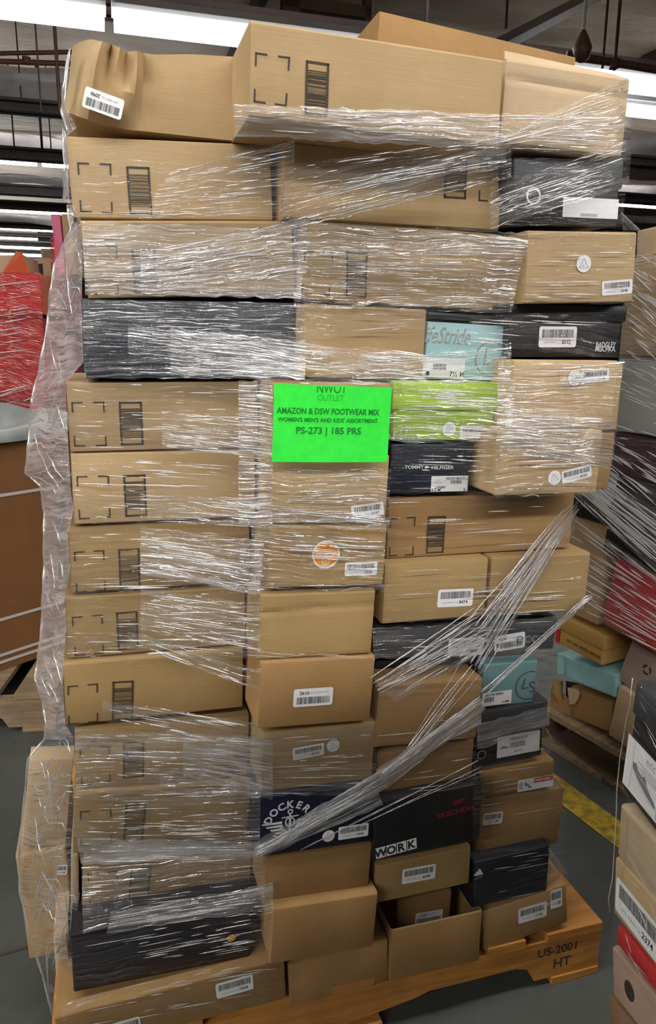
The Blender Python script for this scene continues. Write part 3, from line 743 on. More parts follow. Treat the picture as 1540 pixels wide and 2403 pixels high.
big = overbox('tallest tan box at the top centre, its underside showing', [(590, 44), (1187, 137), (1172, 345), (578, 272)], 0.15,
        [(601, 125), (679, 136), (671, 248), (597, 238)], [(720, 141), (775, 150), (767, 274), (713, 268)], D=0.36, dents=0.002)
overbox('deep orange-tan box standing behind the tallest box at the very top', [(880, 26), (1339, 122), (1325, 470), (868, 380)], -0.24, None, None, D=0.30, mat=KRAFT_O)
b = carton('tan box at the top right corner with a bent flap and a band of film', [(1190, 132), (1481, 184), (1464, 369), (1169, 336)], 0.12, D=0.33, mat=KRAFT_P,
       creases=[((1190, 180), (1482, 232), 0.003, 0.004)])
mb = MB(); z = b.h
mb.add([(-b.w / 2, 0.004, z), (b.w / 2, 0.004, z), (b.w / 2 - .012, 0.03, z + 0.014), (-b.w / 2 + .012, 0.03, z + 0.022), (-b.w / 2, 0.008, z), (b.w / 2, 0.008, z), (b.w / 2 - .012, 0.034, z + 0.014), (-b.w / 2 + .012, 0.034, z + 0.022)],
       [(0, 1, 2, 3), (7, 6, 5, 4), (3, 2, 6, 7), (0, 3, 7, 4), (1, 5, 6, 2)]); b.part(mb, 'flap', KRAFT_P)

# ------------------------------------------------------------------ middle and right, upper rows
overbox('wide tan overbox with a turned barcode under the tallest box', [(668, 332), (1186, 372), (1172, 546), (661, 508)], 0.04,
        [(1128, 374), (1182, 377), (1178, 474), (1125, 470)], [(1045, 370), (1098, 373), (1093, 468), (1042, 464)], D=0.62)
overbox('wide tan overbox left of the kraft box with the 2348 sticker', [(706, 508), (1204, 545), (1182, 737), (698, 697)], 0.03,
        [(716, 590), (781, 592), (772, 692), (708, 690)], [(818, 590), (866, 592), (857, 700), (807, 698)], D=0.5)
b = Box('shoe_box', 'black lidded shoe box with a white ring and a blank white label', 'box', [(1210, 366), (1471, 372), (1456, 531), (1196, 526)], 0.09, 0.32, BLACK, lid=(1206, 437), lid_mat=CHAR)
c = b.loc(1255, 459); mb = MB(); mb.ring(c[0], c[1], 0.0105, 0.0138, b.fy(c[1])); b.part(mb, 'ring_emblem', WHITEINK)
mb, tf, w, h, y, an = b.paper([(1325, 461), (1456, 467), (1452, 514), (1323, 508)]); bars(mb, tf, -0.18, -0.44, 0.12, -0.28, y, 1, w, 3); b.part(mb, 'paper_label', [PAPER, GREYINK])
b = carton('kraft shoe box with a round seal and the 2348 sticker', [(1241, 541), (1503, 540), (1483, 713), (1226, 711)], 0.12)
b.sticker([(1414, 660), (1484, 655), (1483, 688), (1411, 695)], '2348'); b.seal(1370, 619, 17)
b = carton('tan shoe box with faint script lettering, between the navy box and the pale aqua box', [(715, 708), (1006, 726), (993, 892), (708, 889)], 0.07)
b.text('n. Amzo', 742, 832, 17, 56, WHITEINK, slant=0.3)
carton('flat black box lying on the pale aqua box', [(1003, 729), (1192, 741), (1191, 761), (1003, 748)], 0.03, mat=BLACK, group=None, D=0.25)
b = Box('shoe_box', 'pale aqua shoe box standing on the lime green box', 'box', [(1003, 751), (1193, 764), (1179, 893), (991, 887)], 0.06, 0.30, AQUA)
b.text('LifeStride', 1046, 787, 40, 120, GREYINK, slant=0.25)
mb, tf, w, h, y, an = b.paper([(993, 838), (1092, 842), (1088, 888), (991, 885)]); bars(mb, tf, -0.25, -0.1, 0.05, 0.2, y, 1, w, 5)
p = tf(0.32, -0.3); mb.text('7½ M', p[0], p[1], 0.012, y, 1, an, 'CENTER', 0.02); mb.ring(*tf(-0.38, -0.3), 0, 0.004, y, 1); b.part(mb, 'size_label', [PAPER, INK])
c = b.loc(1152, 842); mb = MB(); r = b.w * 0.20; mb.ring(c[0], c[1], r - 0.0016, r, b.fy(0), 0, 36, 0.4, 5.6)
mb.line((c[0] - .01, c[1] + .018), (c[0] - .012, c[1] - .012), .002, b.fy(0)); mb.line((c[0] - .012, c[1] - .012), (c[0], c[1] - .008), .002, b.fy(0)); b.part(mb, 'round_emblem', surf('tan_print', (0.25, 0.21, 0.15), 0.6))
b = Box('shoe_box', 'black lidded shoe box with white lettering and the 8592 sticker', 'box', [(1200, 713), (1478, 713), (1463, 841), (1184, 838)], 0.09, 0.32, BLACK, lid=(1200, 754), lid_over=0.006)
b.sticker([(1270, 766), (1358, 766), (1357, 815), (1268, 815)], '8592')
b.text('BADGLEY', 1427, 809, 13, 46, WHITEINK, bold=0.012); b.text('MISCHKA.', 1426, 819, 12, 48, WHITEINK, bold=0.012)
b = Box('shoe_box', 'lime green lidded shoe box right of the green sign', 'box', [(921, 892), (1180, 895), (1163, 1037), (915, 1036)], 0.08, 0.31, LIME, lid=(1000, 963), lid_over=0.005)
b.sticker([(1083, 1000), (1158, 1000), (1156, 1031), (1081, 1029)], '4279'); b.seal(1057, 1008, 15.5)
b.text('Sam Edelman', 938, 1022, 19, 98, WHITEINK, slant=0.3)
b = Box('shoe_box', 'dark navy shoe box under the lime green box', 'box', [(918, 1038), (1112, 1040), (1106, 1155), (914, 1163)], 0.07, 0.31, NAVY)
b.text('TOMMY', 972, 1096, 8, 46, WHITEINK, bold=0.02); b.text('HILFIGER', 1039, 1097, 8, 52, WHITEINK, bold=0.02)
c = b.loc(1001, 1096); mb = MB(); mb.rect(c[0] - .0035, c[1] - .0022, c[0] + .0035, c[1] + .0022, b.fy(0)); b.part(mb, 'flag_emblem', WHITEINK)
mb, tf, w, h, y, an = b.paper([(1013, 1117), (1099, 1116), (1096, 1152), (1010, 1154)]); bars(mb, tf, 0.03, 0.0, 0.33, 0.22, y, 1, w, 5)
for tx, x, z, s_ in (('WHITE MULTI LL', 0.2, 0.33, .006), ('LARBIN', -0.25, -0.22, .006), ('6.5 M', -0.36, -0.38, .008), ('6', 0.42, -0.38, .008)):
    p = tf(x, z); mb.text(tx, p[0], p[1], s_, y, 1, an, 'CENTER', 0.02)
mb.line(tf(-.4, .1), tf(-.25, .3), .0006, y, 2); mb.line(tf(-.4, .1), tf(-.2, .05), .0006, y, 2); b.part(mb, 'size_label', [PAPER, INK, GREYINK])
carton('kraft box end glimpsed behind the right edge of the 1773 box', [(1330, 848), (1464, 846), (1452, 1012), (1320, 1012)], -0.02, D=0.2)
carton('orange-tan box end glimpsed behind the right edge of the 3737 box', [(1330, 1012), (1443, 1014), (1434, 1150), (1320, 1150)], -0.02, D=0.2, mat=KRAFT_O)
b = carton('kraft shoe box with round seal and 1773 sticker under the black lettered box', [(1207, 845), (1452, 842), (1441, 1006), (1194, 1006)], 0.13)
b.sticker([(1363, 870), (1429, 864), (1430, 894), (1365, 900)], '1773'); b.seal(1349, 887, 16, 0.5)
b = carton('kraft shoe box jutting out with round seal and the tilted 3737 sticker', [(1177, 1008), (1416, 1009), (1405, 1158), (1164, 1166)], 0.15)
b.sticker([(1316, 1106), (1386, 1090), (1389, 1117), (1320, 1137)], '3737'); b.seal(1301, 1121, 15, 0.4)

# ------------------------------------------------------------------ middle column
b = carton('kraft shoe box behind the green sign', [(637, 894), (922, 899), (914, 1062), (637, 1066)], 0.10)
b = carton('kraft shoe box with the 2137 sticker just below the green sign', [(637, 1068), (917, 1064), (908, 1228), (632, 1227)], 0.105)
b.sticker([(823, 1187), (900, 1177), (901, 1207), (826, 1219)], '2137')
b = carton('kraft shoe box with the orange round sticker and the 2226 sticker', [(632, 1233), (910, 1231), (903, 1374), (621, 1384)], 0.11, creases=[((690, 1262), (905, 1258), 0.003, 0.003)], mat=KRAFT_M)
b.sticker([(810, 1320), (885, 1317), (885, 1349), (808, 1352)], '2226')
c = b.loc(765, 1301); r = abs(b.loc(797, 1301)[0] - c[0]); Y = b.fy(0)
mb = MB(); mb.poly([(c[0] + r * (1 + .025 * (i % 2)) * math.cos(i * math.pi / 30), c[1] + r * (1 + .025 * (i % 2)) * math.sin(i * math.pi / 30)) for i in range(60)], Y)
mb.poly([(c[0] + r * .88 * math.cos(i * math.pi / 20), c[1] + r * .88 * math.sin(i * math.pi / 20)) for i in range(40)], Y - .0003, 1)
mb.text('INSPECTED', c[0], c[1] + r * .05, r * .36, Y - .0006, 0, 0, 'CENTER', .03, width=r * 1.5)
mb.line((c[0] - r * .5, c[1] + r * .42), (c[0] + r * .5, c[1] + r * .42), r * .08, Y - .0006, 2); mb.line((c[0] - r * .3, c[1] + r * .6), (c[0] + r * .3, c[1] + r * .6), r * .08, Y - .0006, 2)
mb.ring(c[0], c[1] - r * .45, r * .22, r * .28, Y - .0006, 0, 20); mb.line((c[0] - r * .1, c[1] - r * .45), (c[0] - r * .02, c[1] - r * .54), r * .07, Y - .0006); mb.line((c[0] - r * .02, c[1] - r * .54), (c[0] + r * .13, c[1] - r * .37), r * .07, Y - .0006)
b.part(mb, 'round_sticker', [PAPER, ORANGE, surf('orange_print', (0.7, .2, .02), .5)], 'orange INSPECTED sticker with a white rim')
carton('plain kraft shoe box with a dented upper edge, above the 0142 box', [(608, 1396), (881, 1381), (877, 1537), (604, 1549)], 0.11, creases=[((608, 1440), (745, 1427), 0.003, 0.003), ((745, 1427), (880, 1418), 0.002, 0.004), ((735, 1385), (745, 1430), 0.002, 0.005)], mat=KRAFT_M)
b = carton('kraft shoe box with the upside-down 0142 sticker', [(609, 1553), (877, 1541), (877, 1692), (603, 1714)], 0.12, mat=KRAFT_O)
b.sticker([(689, 1618), (781, 1611), (781, 1653), (688, 1659)], '0142', flip=True)
b = carton('kraft shoe box with the 8152 sticker left of a round seal, under milky film', [(613, 1722), (880, 1690), (880, 1832), (612, 1862)], 0.10, mat=KRAFT_M)
b.sticker([(686, 1757), (759, 1742), (762, 1770), (688, 1784)], '8152'); b.seal(782, 1749, 15, 0.3)
b = Box('shoe_box', 'dark indigo shoe box with a white anchor emblem', 'box', [(608, 1866), (881, 1830), (881, 1976), (606, 2013)], 0.11, 0.31, INDIGO)
Y = b.fy(0); mb = MB(); cc = V(*b.loc(680, 1935)); px = b.w / 275.0; rt = b.loc(760, 1925); an = 0.0
for i, ch in enumerate('DOCKERS'):
    a = math.radians(158 - i * 136 / 6); R_ = 54 * px
    mb.text(ch, cc[0] + R_ * math.cos(a), cc[1] + R_ * 1.0 * math.sin(a) - 2 * px, 25 * px, Y, 0, a - math.pi / 2, 'CENTER', 0.035)
mb.ring(cc[0], cc[1] + 34 * px, 3.5 * px, 6.5 * px, Y); mb.line(cc + V(0, 28 * px), cc + V(0, -14 * px), 5 * px, Y); mb.line(cc + V(-20 * px, 20 * px), cc + V(20 * px, 22 * px), 3 * px, Y)
mb.ring(cc[0], cc[1] + 2 * px, 17 * px, 22 * px, Y, 0, 20, math.radians(195), math.radians(345))
mb.ring(cc[0], cc[1] + 8 * px, 9 * px, 12 * px, Y, 0, 24)
for sd in (-1, 1):
    for k in range(4):
        x0, x1 = 18 - k * 1.5, 66 - k * 10; z1 = 12 - k * 8.5
        mb.poly([(cc[0] + sd * px * x, cc[1] + px * zz) for x, zz in ((x0, z1), (x1, z1 - 2), (x1 - 3, z1 - 6), (x0, z1 - 7))], Y)
    mb.ring(cc[0] + sd * 16 * px, cc[1] - 22 * px, 4 * px, 7 * px, Y, 0, 14)
mb.line(cc + V(-38 * px, -22 * px), cc + V(-14 * px, -34 * px), 4 * px, Y); mb.line(cc + V(-14 * px, -34 * px), cc + V(14 * px, -34 * px), 4 * px, Y); mb.line(cc + V(14 * px, -34 * px), cc + V(38 * px, -22 * px), 4 * px, Y)
b.part(mb, 'anchor_emblem', WHITEINK)
b.sticker([(793, 1941), (864, 1930), (865, 1960), (795, 1971)], '5954', pale=True); b.seal(771, 1961, 14.5, 0.2)
carton('plain kraft shoe box just under the anchor-emblem box', [(620, 2014), (872, 1978), (870, 2092), (618, 2126)], 0.105, mat=KRAFT_O)
carton('plain brown shoe box between the low black box and the open box', [(638, 2137), (888, 2093), (880, 2226), (633, 2263)], 0.13, mat=KRAFT_O)
carton('plain brown box lying lowest in the middle right on the pallet', [(676, 2264), (914, 2205), (912, 2302), (677, 2368)], 0.09, mat=KRAFT_O)

# ------------------------------------------------------------------ right column, lower rows
b = overbox('tan overbox with framed barcode under the navy box, a long crease across it', [(913, 1166), (1352, 1155), (1340, 1284), (903, 1317)], 0.06,
        [(917, 1217), (974, 1214), (969, 1301), (914, 1304)], [(1004, 1212), (1046, 1210), (1041, 1297), (1000, 1299)], creases=[((905, 1240), (1340, 1276), 0.003, 0.004)], mat=KRAFT_O)
b = carton('kraft shoe box with the 8474 sticker above the long black box', [(904, 1322), (1147, 1309), (1142, 1446), (893, 1468)], 0.09, mat=KRAFT_M)
b.sticker([(1028, 1384), (1111, 1380), (1109, 1421), (1026, 1425)], '8474')
carton('plain kraft shoe box right of the 8474 box, crossed by the twisted film', [(1150, 1309), (1385, 1293), (1378, 1435), (1144, 1446)], 0.085, mat=KRAFT_M)
b = Box('shoe_box', 'long black box with large pale letters and two barcode stickers', 'box', [(880, 1472), (1312, 1440), (1300, 1533), (877, 1541)], 0.05, 0.30, CHAR)
b.sticker([(1053, 1499), (1136, 1494), (1134, 1536), (1050, 1540)], '1M47'); b.sticker([(1157, 1494), (1230, 1482), (1234, 1517), (1163, 1530)], '6029', flip=True)
b.text('ecco', 1248, 1495, 26, 72, GREYPRINT, bold=0.01)
carton('black filler standing in for the shadow under the long black box', [(879, 1546), (1128, 1541), (1127, 1578), (880, 1592)], 0.03, mat=BLACK, group=None, D=0.2)  # black block put in as the shadow in this gap
carton('brown shoe box crossed by fans of film, under the long black box', [(882, 1602), (1130, 1598), (1126, 1729), (880, 1762)], 0.10, mat=KRAFT_O, creases=[((882, 1622), (1130, 1606), 0.002, 0.003)])
b = Box('shoe_box', 'teal shoe box with a brown round emblem, on the black lidded box', 'box', [(1130, 1556), (1259, 1549), (1259, 1649), (1128, 1663)], 0.05, 0.28, surf('muted_teal_board', (0.19, 0.36, 0.37), 0.5, .1, 8))
BR = surf('brown_print', (0.10, 0.075, 0.045), 0.6)
c = b.loc(1242, 1608); r = abs(b.loc(1210, 1608)[0] - c[0]); Y = b.fy(0); mb = MB(); mb.ring(c[0], c[1], r - .0022, r, Y, 0, 40, math.radians(70), math.radians(305))
mb.line((c[0] - r * .35, c[1] + r * .5), (c[0] - r * .5, c[1] - r * .2), .003, Y); mb.line((c[0] - r * .5, c[1] - r * .2), (c[0] - r * .05, c[1] - r * .15), .003, Y)
mb.ring(c[0] + r * .22, c[1] + r * .05, r * .12, r * .22, Y, 0, 16, .5, 4.6); mb.ring(c[0] + r * .22, c[1] - r * .3, r * .12, r * .22, Y, 0, 16, -2.6, 1.6); b.part(mb, 'round_emblem', BR)
b.text('LifeStride', 1155, 1568, 12, 46, GREYINK, slant=.25)
mb, tf, w, h, y, an = b.paper([(1131, 1627), (1200, 1618), (1201, 1648), (1131, 1659)]); bars(mb, tf, -.42, -.2, -.1, .15, y, 1, w, 5)
for tx, x, z in (('ABLI PRE MEMO', -.1, .32), ('10 MM', .3, -.32)): p = tf(x, z); mb.text(tx, p[0], p[1], .006, y, 1, an, 'CENTER', .02)
b.part(mb, 'size_label', [PAPER, INK])
b = Box('shoe_box', 'black lidded shoe box with a white shoe-picture label and a metal ring', 'box', [(1122, 1668), (1289, 1648), (1283, 1772), (1115, 1814)], 0.06, 0.30, BLACK, lid=(1122, 1722), lid_mat=CHAR, lid_over=0.006)
mb, tf, w, h, y, an = b.paper([(1170, 1733), (1270, 1716), (1270, 1763), (1170, 1783)]); bars(mb, tf, -.2, -.12, .15, .15, y, 1, w, 5)
for tx, x, z, s_ in (('PRINCE-F', 0, .3, .010), ('BLACK', 0, -.3, .006)): p = tf(x, z); mb.text(tx, p[0], p[1], s_, y, 1, an, 'CENTER', .02)
mb.poly([tf(*q) for q in ((-.42, -.02), (-.36, .06), (-.26, -.02), (-.22, -.1), (-.42, -.1))], y, 2); b.part(mb, 'size_label', [PAPER, GREYPRINT, GREYINK])
c = b.loc(1133, 1774); mb = MB(); mb.ring(c[0], c[1], .0075, .0105, b.fy(0) - .001); b.part(mb, 'metal_ring', surf('chrome_ring', (.6, .6, .6), .25, metal=1))
b = carton('brown shoe box with a slim barcode sticker above the black box with red lettering', [(881, 1764), (1113, 1736), (1110, 1842), (878, 1878)], 0.085, mat=KRAFT_O)
b.sticker([(1026, 1836), (1088, 1822), (1089, 1846), (1027, 1862)], '0421')
b = Box('shoe_box', 'black shoe box with dark red print and white WORK lettering', 'box', [(880, 1878), (1131, 1842), (1133, 1966), (872, 2030)], 0.115, 0.31, BLACK)
Y = b.fy(0); mb = MB(); cen, an, w, h = b.qfit([(882, 1991), (979, 1964), (978, 1990), (880, 2016)]); ca, sa = math.cos(an), math.sin(an)
for i, ch in enumerate('WORK'):
    x = (-.375 + .25 * i) * w; tf = lambda X, Z: (cen[0] + X * ca - Z * sa, cen[1] + X * sa + Z * ca); t = w * .115
    mb.poly([tf(x - t, -h / 2), tf(x + t, -h / 2), tf(x + t, h / 2), tf(x - t, h / 2)], Y); p = tf(x, 0); mb.text(ch, p[0], p[1], h * .98, Y - .0003, 1, an, 'CENTER', .04)
b.part(mb, 'lettering', [WHITEINK, INK])
b.text('SKECHERS', 1070, 1904, 12, 88, REDINK, bold=.04, rot=.06)
c = b.loc(1078, 1882); mb = MB(); 
for k in range(3): mb.line((c[0] - .014, c[1] + .004 - k * .004), (c[0] + .014 - k * .003, c[1] + .008 - k * .004), .003, Y)
b.part(mb, 'winged_emblem', REDINK)
b = carton('brown box with the shoe-picture label with a red corner', [(1119, 1818), (1301, 1780), (1302, 1846), (1131, 1872)], 0.06, mat=KRAFT_O)
mb, tf, w, h, y, an = b.paper([(1215, 1831), (1299, 1816), (1298, 1844), (1215, 1858)])
mb.poly([tf(-.06, .06), tf(.48, .06), tf(.48, .46), tf(-.06, .46)], y, 1); p = tf(.2, .25); mb.text('NINE WEST', p[0], p[1], .007, y - .0003, 0, an, 'CENTER', .02)
mb.poly([tf(*q) for q in ((-.3, .25), (-.24, .1), (-.12, -.15), (-.1, -.3), (-.2, -.3), (-.26, -.1), (-.32, -.05))], y, 2); bars(mb, tf, -.46, -.3, -.36, .3, y, 2, w, 3); b.part(mb, 'size_label', [PAPER, PINKINK, GREYPRINT])
b = carton('brown box with the 1947 sticker, right of the WORK box', [(1130, 1874), (1321, 1846), (1318, 1980), (1108, 2014)], 0.055, mat=KRAFT_O)
b.sticker([(1134, 1909), (1180, 1903), (1178, 1931), (1134, 1937)], '1947')
b = carton('kraft shoe box with the 4290 sticker below the WORK box', [(873, 2032), (1107, 1986), (1104, 2074), (888, 2122)], 0.10, mat=KRAFT_M)
b.sticker([(944, 2040), (1023, 2026), (1021, 2060), (943, 2075)], '4290')
b = carton('small brown box standing inside the open box', [(928, 2116), (1060, 2088), (1058, 2190), (930, 2212)], 0.03, D=0.2, mat=KRAFT_O)
b.sticker([(975, 2144), (1040, 2132), (1037, 2162), (973, 2172)], '2217', flip=True)
b = Box('shoe_box', 'dark navy shoe box with a small white three-stripe emblem at the lower right', 'box', [(1110, 2022), (1291, 1986), (1288, 2089), (1109, 2135)], 0.085, 0.31, surf('blue_black_board', (0.009, 0.010, 0.017), 0.42, 0.3, 20))
c = b.loc(1122, 2050); k = b.w / 180; mb = MB(); Y = b.fy(0)
for i in range(3): x = -7 + i * 6.5; hh = 7 + i * 4.5; mb.poly([(c[0] + k * (x + a), c[1] + k * z) for a, z in ((0, -4), (6, -4), (6 - hh * .52, hh - 4), (0 - hh * .42, hh - 6.5))], Y)
mb.text('adidas', c[0] + 2 * k, c[1] - 9 * k, 7 * k, Y, 1, .15, 'CENTER', .02); b.part(mb, 'striped_emblem', [WHITEINK, GREYPRINT])
b = carton('wide brown box with two barcode stickers at the lower right corner of the load', [(1133, 2140), (1333, 2072), (1333, 2166), (1132, 2236)], 0.085, mat=KRAFT_O, group=None)
b.sticker([(1215, 2133), (1283, 2114), (1283, 2148), (1217, 2168)], '1134'); b.sticker([(1291, 2090), (1318, 2082), (1320, 2124), (1292, 2134)], '0988')
b = Box('shoe_box', 'open brown box without a lid on the pallet below the 4290 box', 'box', [(918, 2182), (1131, 2138), (1130, 2254), (914, 2308)], 0.10, 0.30, KRAFT_O, open_top=True)

# boxes at the left side of the pallet, seen past the left column
b = Box('cardboard_box', 'pale tan box standing on end at the lower left, seen through hanging film', 'box', [(64, 1781), (165, 1779), (165, 1985), (52, 1990)], -0.16, 0.05, KRAFT_P)
b = Box('cardboard_box', 'grey-tan box under the upright one at the lower left edge of the load', 'box', [(46, 2003), (168, 1990), (170, 2225), (56, 2262)], -0.15, 0.30, KRAFT)
b.sticker([(133, 2030), (158, 2028), (158, 2052), (134, 2053)], '0317')

# ------------------------------------------------------------------ stretch film: a taut skin over the fronts of the load
DU = 0.008; U0, U1, Z0, Z1 = -0.75, 0.85, 0.05, 2.2
NU, NZ = int((U1 - U0) / DU), int((Z1 - Z0) / DU)
UU, ZZ = np.meshgrid(U0 + DU * np.arange(NU), Z0 + DU * np.arange(NZ))
OBS = np.full((NZ, NU), -0.12)
for b in Box.all:
    if b.P is not FRONT or b.d < -0.1: continue
    x = (UU - b.o[0]) * b.ex[0] + (ZZ - b.o[1]) * b.ex[1]; z = (UU - b.o[0]) * b.ez[0] + (ZZ - b.o[1]) * b.ez[1]
    OBS = np.where((np.abs(x) < b.w / 2 + 0.006) & (z > -0.004) & (z < b.h + 0.006), np.maximum(OBS, b.d), OBS)
cu, cz = FRONT.at(150, 320, 0); du_, dz_ = FRONT.at(546, 100, 0)
OBS = np.where((UU > cu) & (UU < du_) & (ZZ > cz) & (ZZ < dz_), np.maximum(OBS, 0.03), OBS)
H = OBS.copy()
for it in range(900):
    A = 0.36 * (np.roll(H, 1, 1) + np.roll(H, -1, 1)) + 0.14 * (np.roll(H, 1, 0) + np.roll(H, -1, 0))
    A[:, 0] = H[:, 0]; A[:, -1] = H[:, -1]; A[0] = H[0]; A[-1] = H[-1]
    H = np.maximum(OBS, A)
def hgt(u, z):
    a = np.clip((u - U0) / DU, 0, NU - 2); b = np.clip((z - Z0) / DU, 0, NZ - 2); i = int(a); j = int(b); fa = a - i; fb = b - j
    return (H[j, i] * (1 - fa) + H[j, i + 1] * fa) * (1 - fb) + (H[j + 1, i] * (1 - fa) + H[j + 1, i + 1] * fa) * fb
def on_film(x, y, off):
    d = 0.05
    for _ in range(3): u, z = FRONT.at(x, y, d + off); d = hgt(u, z)
    return FRONT.pt(u, z, d + off)

WRAP = empty('stretch_wrap', Matrix.Translation(Vector(FRONT.pt(0, 0.02, 0)))); tag(WRAP, 'clear stretch film wound round the whole load of shoe boxes', 'plastic film')
WO = FRONT.pt(0, 0.02, 0)
frng = random.Random(11); FN = [0]
def bil(q, s, t):
    a = V(*q[0]) * (1 - s) + V(*q[1]) * s; b = V(*q[3]) * (1 - s) + V(*q[2]) * s
    return a * (1 - t) + b * t
def band(quad, mat, off=0.004, pleats=0, pl=(0.012, 0.09), pr=(0.0004, 0.0011), name='film_band', edge=True, clus=0.75, skew=0.0):
    """One pass of film: quad TL TR BR BL in the photo's frame laid on the taut skin; UV u runs along the pull."""
    FN[0] += 1; off += 0.0011 * (FN[0] % 9)
    L = (np.linalg.norm(V(*quad[0]) - V(*quad[1])) + np.linalg.norm(V(*quad[3]) - V(*quad[2]))) / 2 / 1300
    Hh = (np.linalg.norm(V(*quad[0]) - V(*quad[3])) + np.linalg.norm(V(*quad[1]) - V(*quad[2]))) / 2 / 1300
    n, m = max(6, int(L / 0.014)), max(5, int(Hh / 0.012))
    mb = MB(); uv = []; o = frng.uniform(0, 50); vs = []
    for j in range(m + 1):
        for i in range(n + 1):
            s, t = i / n, j / m
            jx = 0.0
            if edge and j in (0, m): jx = frng.uniform(-3, 3)
            p = bil(quad, s, t); vs.append(on_film(p[0], p[1] + jx, off) - WO); uv.append((s * L + o, -t * Hh + o * 0.37 + s * skew))
    mb.add(vs, [(j * (n + 1) + i, (j + 1) * (n + 1) + i, (j + 1) * (n + 1) + i + 1, j * (n + 1) + i + 1) for j in range(m) for i in range(n)], 0)
    cl = [frng.uniform(0, 1) for _ in range(6)]; cs = [frng.uniform(0.1, 1) for _ in range(6)]
    for k in range(int(pleats * 0.5)):
        if frng.random() < clus: c = frng.randrange(6); t = cl[c] + frng.gauss(0, 0.07); s0 = cs[c] + frng.gauss(0, 0.22)
        else: t = frng.random(); s0 = frng.random()
        ln = frng.uniform(*pl) / L; s1 = s0 + ln
        if t < 0.02 or t > 0.98 or s0 < 0.0 or s1 > 1.0: continue
        r = frng.uniform(*pr) * (1.6 if frng.random() < 0.06 else 1); K = 5
        dt = frng.gauss(0, 0.006)
        pts = [on_film(*(bil(quad, s0 + ln * q / K, t + dt * q / K)), off + 0.0006) - WO for q in range(K + 1)]
        nv = len(mb.v); mb.tube(pts, [r * 0.15, r * .8, r, r, r * .7, r * 0.1], 5, 1, 0.6, FRONT.n, False)
        uv += [(0, 0)] * (len(mb.v) - nv)
    mb.uv = uv
    return mb.build(name, [mat, STRAND], WRAP, 180, Matrix.Identity(4))
def fix(o): o.matrix_parent_inverse = Matrix.Identity(4); return o
D_, M_, L_, H_ = FILM_D, FILM_M, FILM_L, FILM_H
# under the tallest box, along its foot
band([(548, 244), (1172, 268), (1172, 350), (548, 322)], H_, pleats=40)
band([(1168, 268), (1476, 262), (1468, 372), (1166, 345)], M_, pleats=60)
# diagonal from the top right corner, fanning out over the second row
band([(1480, 178), (1166, 322), (1166, 344), (1462, 300)], M_, 0.006, pleats=50)
band([(1200, 330), (660, 470), (655, 545), (1200, 420)], D_, 0.006, pleats=150)
band([(1180, 316), (665, 392), (660, 480), (1190, 385)], M_, 0.005, pleats=110)
band([(1475, 330), (1150, 440), (1150, 540), (1470, 440)], M_, pleats=90)
band([(158, 322), (670, 352), (668, 520), (165, 512)], L_, pleats=70)
band([(400, 400), (690, 330), (690, 500), (330, 515)], M_, 0.005, pleats=110)
band([(1190, 372), (1470, 374), (1457, 532), (1188, 530)], L_, pleats=25)
# third row
band([(192, 520), (720, 540), (706, 700), (200, 690)], H_, pleats=130)
band([(330, 590), (720, 512), (720, 640), (330, 690)], D_, 0.006, pleats=130)
band([(690, 515), (1238, 548), (1200, 735), (690, 720)], M_, pleats=230)
band([(690, 520), (1240, 560), (1238, 600), (690, 600)], D_, 0.006, pleats=90)
band([(1226, 545), (1500, 542), (1482, 712), (1222, 712)], L_, pleats=55)
# fourth row
band([(192, 702), (716, 712), (716, 890), (198, 888)], M_, pleats=90)
band([(400, 770), (716, 800), (716, 890), (400, 880)], D_, 0.006, pleats=150)
band([(300, 760), (1000, 830), (1000, 895), (300, 830)], M_, 0.007, pleats=140)
band([(700, 712), (1005, 728), (998, 770), (700, 800)], L_, pleats=40)
band([(780, 850), (1200, 805), (1200, 900), (700, 900)], M_, 0.005, pleats=90)
band([(1000, 730), (1475, 742), (1465, 842), (1000, 800)], L_, pleats=45)
# green box height and the columns at its left and right
band([(155, 895), (640, 905), (640, 1070), (165, 1062)], L_, pleats=90)
band([(380, 960), (640, 985), (640, 1075), (380, 1050)], M_, 0.006, pleats=110)
band([(560, 893), (640, 893), (640, 1230), (560, 1230)], D_, 0.006, pleats=60)
band([(918, 893), (1210, 905), (1195, 1045), (915, 1036)], M_, pleats=130)
band([(918, 1040), (1180, 1045), (1170, 1160), (914, 1160)], L_, pleats=35)
band([(1170, 850), (1452, 846), (1405, 1162), (1160, 1165)], M_, pleats=190)
band([(1190, 950), (1440, 985), (1430, 1100), (1180, 1060)], D_, 0.006, pleats=100)
band([(165, 1068), (640, 1095), (640, 1235), (172, 1230)], L_, pleats=110)
band([(330, 1150), (920, 1215), (910, 1250), (330, 1225)], M_, 0.006, pleats=110)
band([(637, 1090), (918, 1100), (910, 1230), (632, 1228)], M_, pleats=110)
band([(160, 1238), (640, 1240), (630, 1380), (166, 1395)], L_, pleats=90)
band([(330, 1235), (620, 1270), (610, 1395), (330, 1350)], D_, 0.006, pleats=170)
band([(590, 1236), (905, 1262), (900, 1385), (590, 1385)], M_, pleats=110)
band([(152, 1400), (620, 1385), (610, 1545), (158, 1548)], L_, pleats=70)
band([(330, 1380), (610, 1415), (610, 1530), (330, 1480)], M_, 0.006, pleats=110)
band([(900, 1165), (1350, 1160), (1340, 1290), (900, 1318)], L_, pleats=45)
band([(895, 1322), (1385, 1300), (1378, 1440), (890, 1465)], L_, pleats=70)
band([(875, 1475), (1310, 1445), (1300, 1540), (875, 1545)], M_, pleats=30)
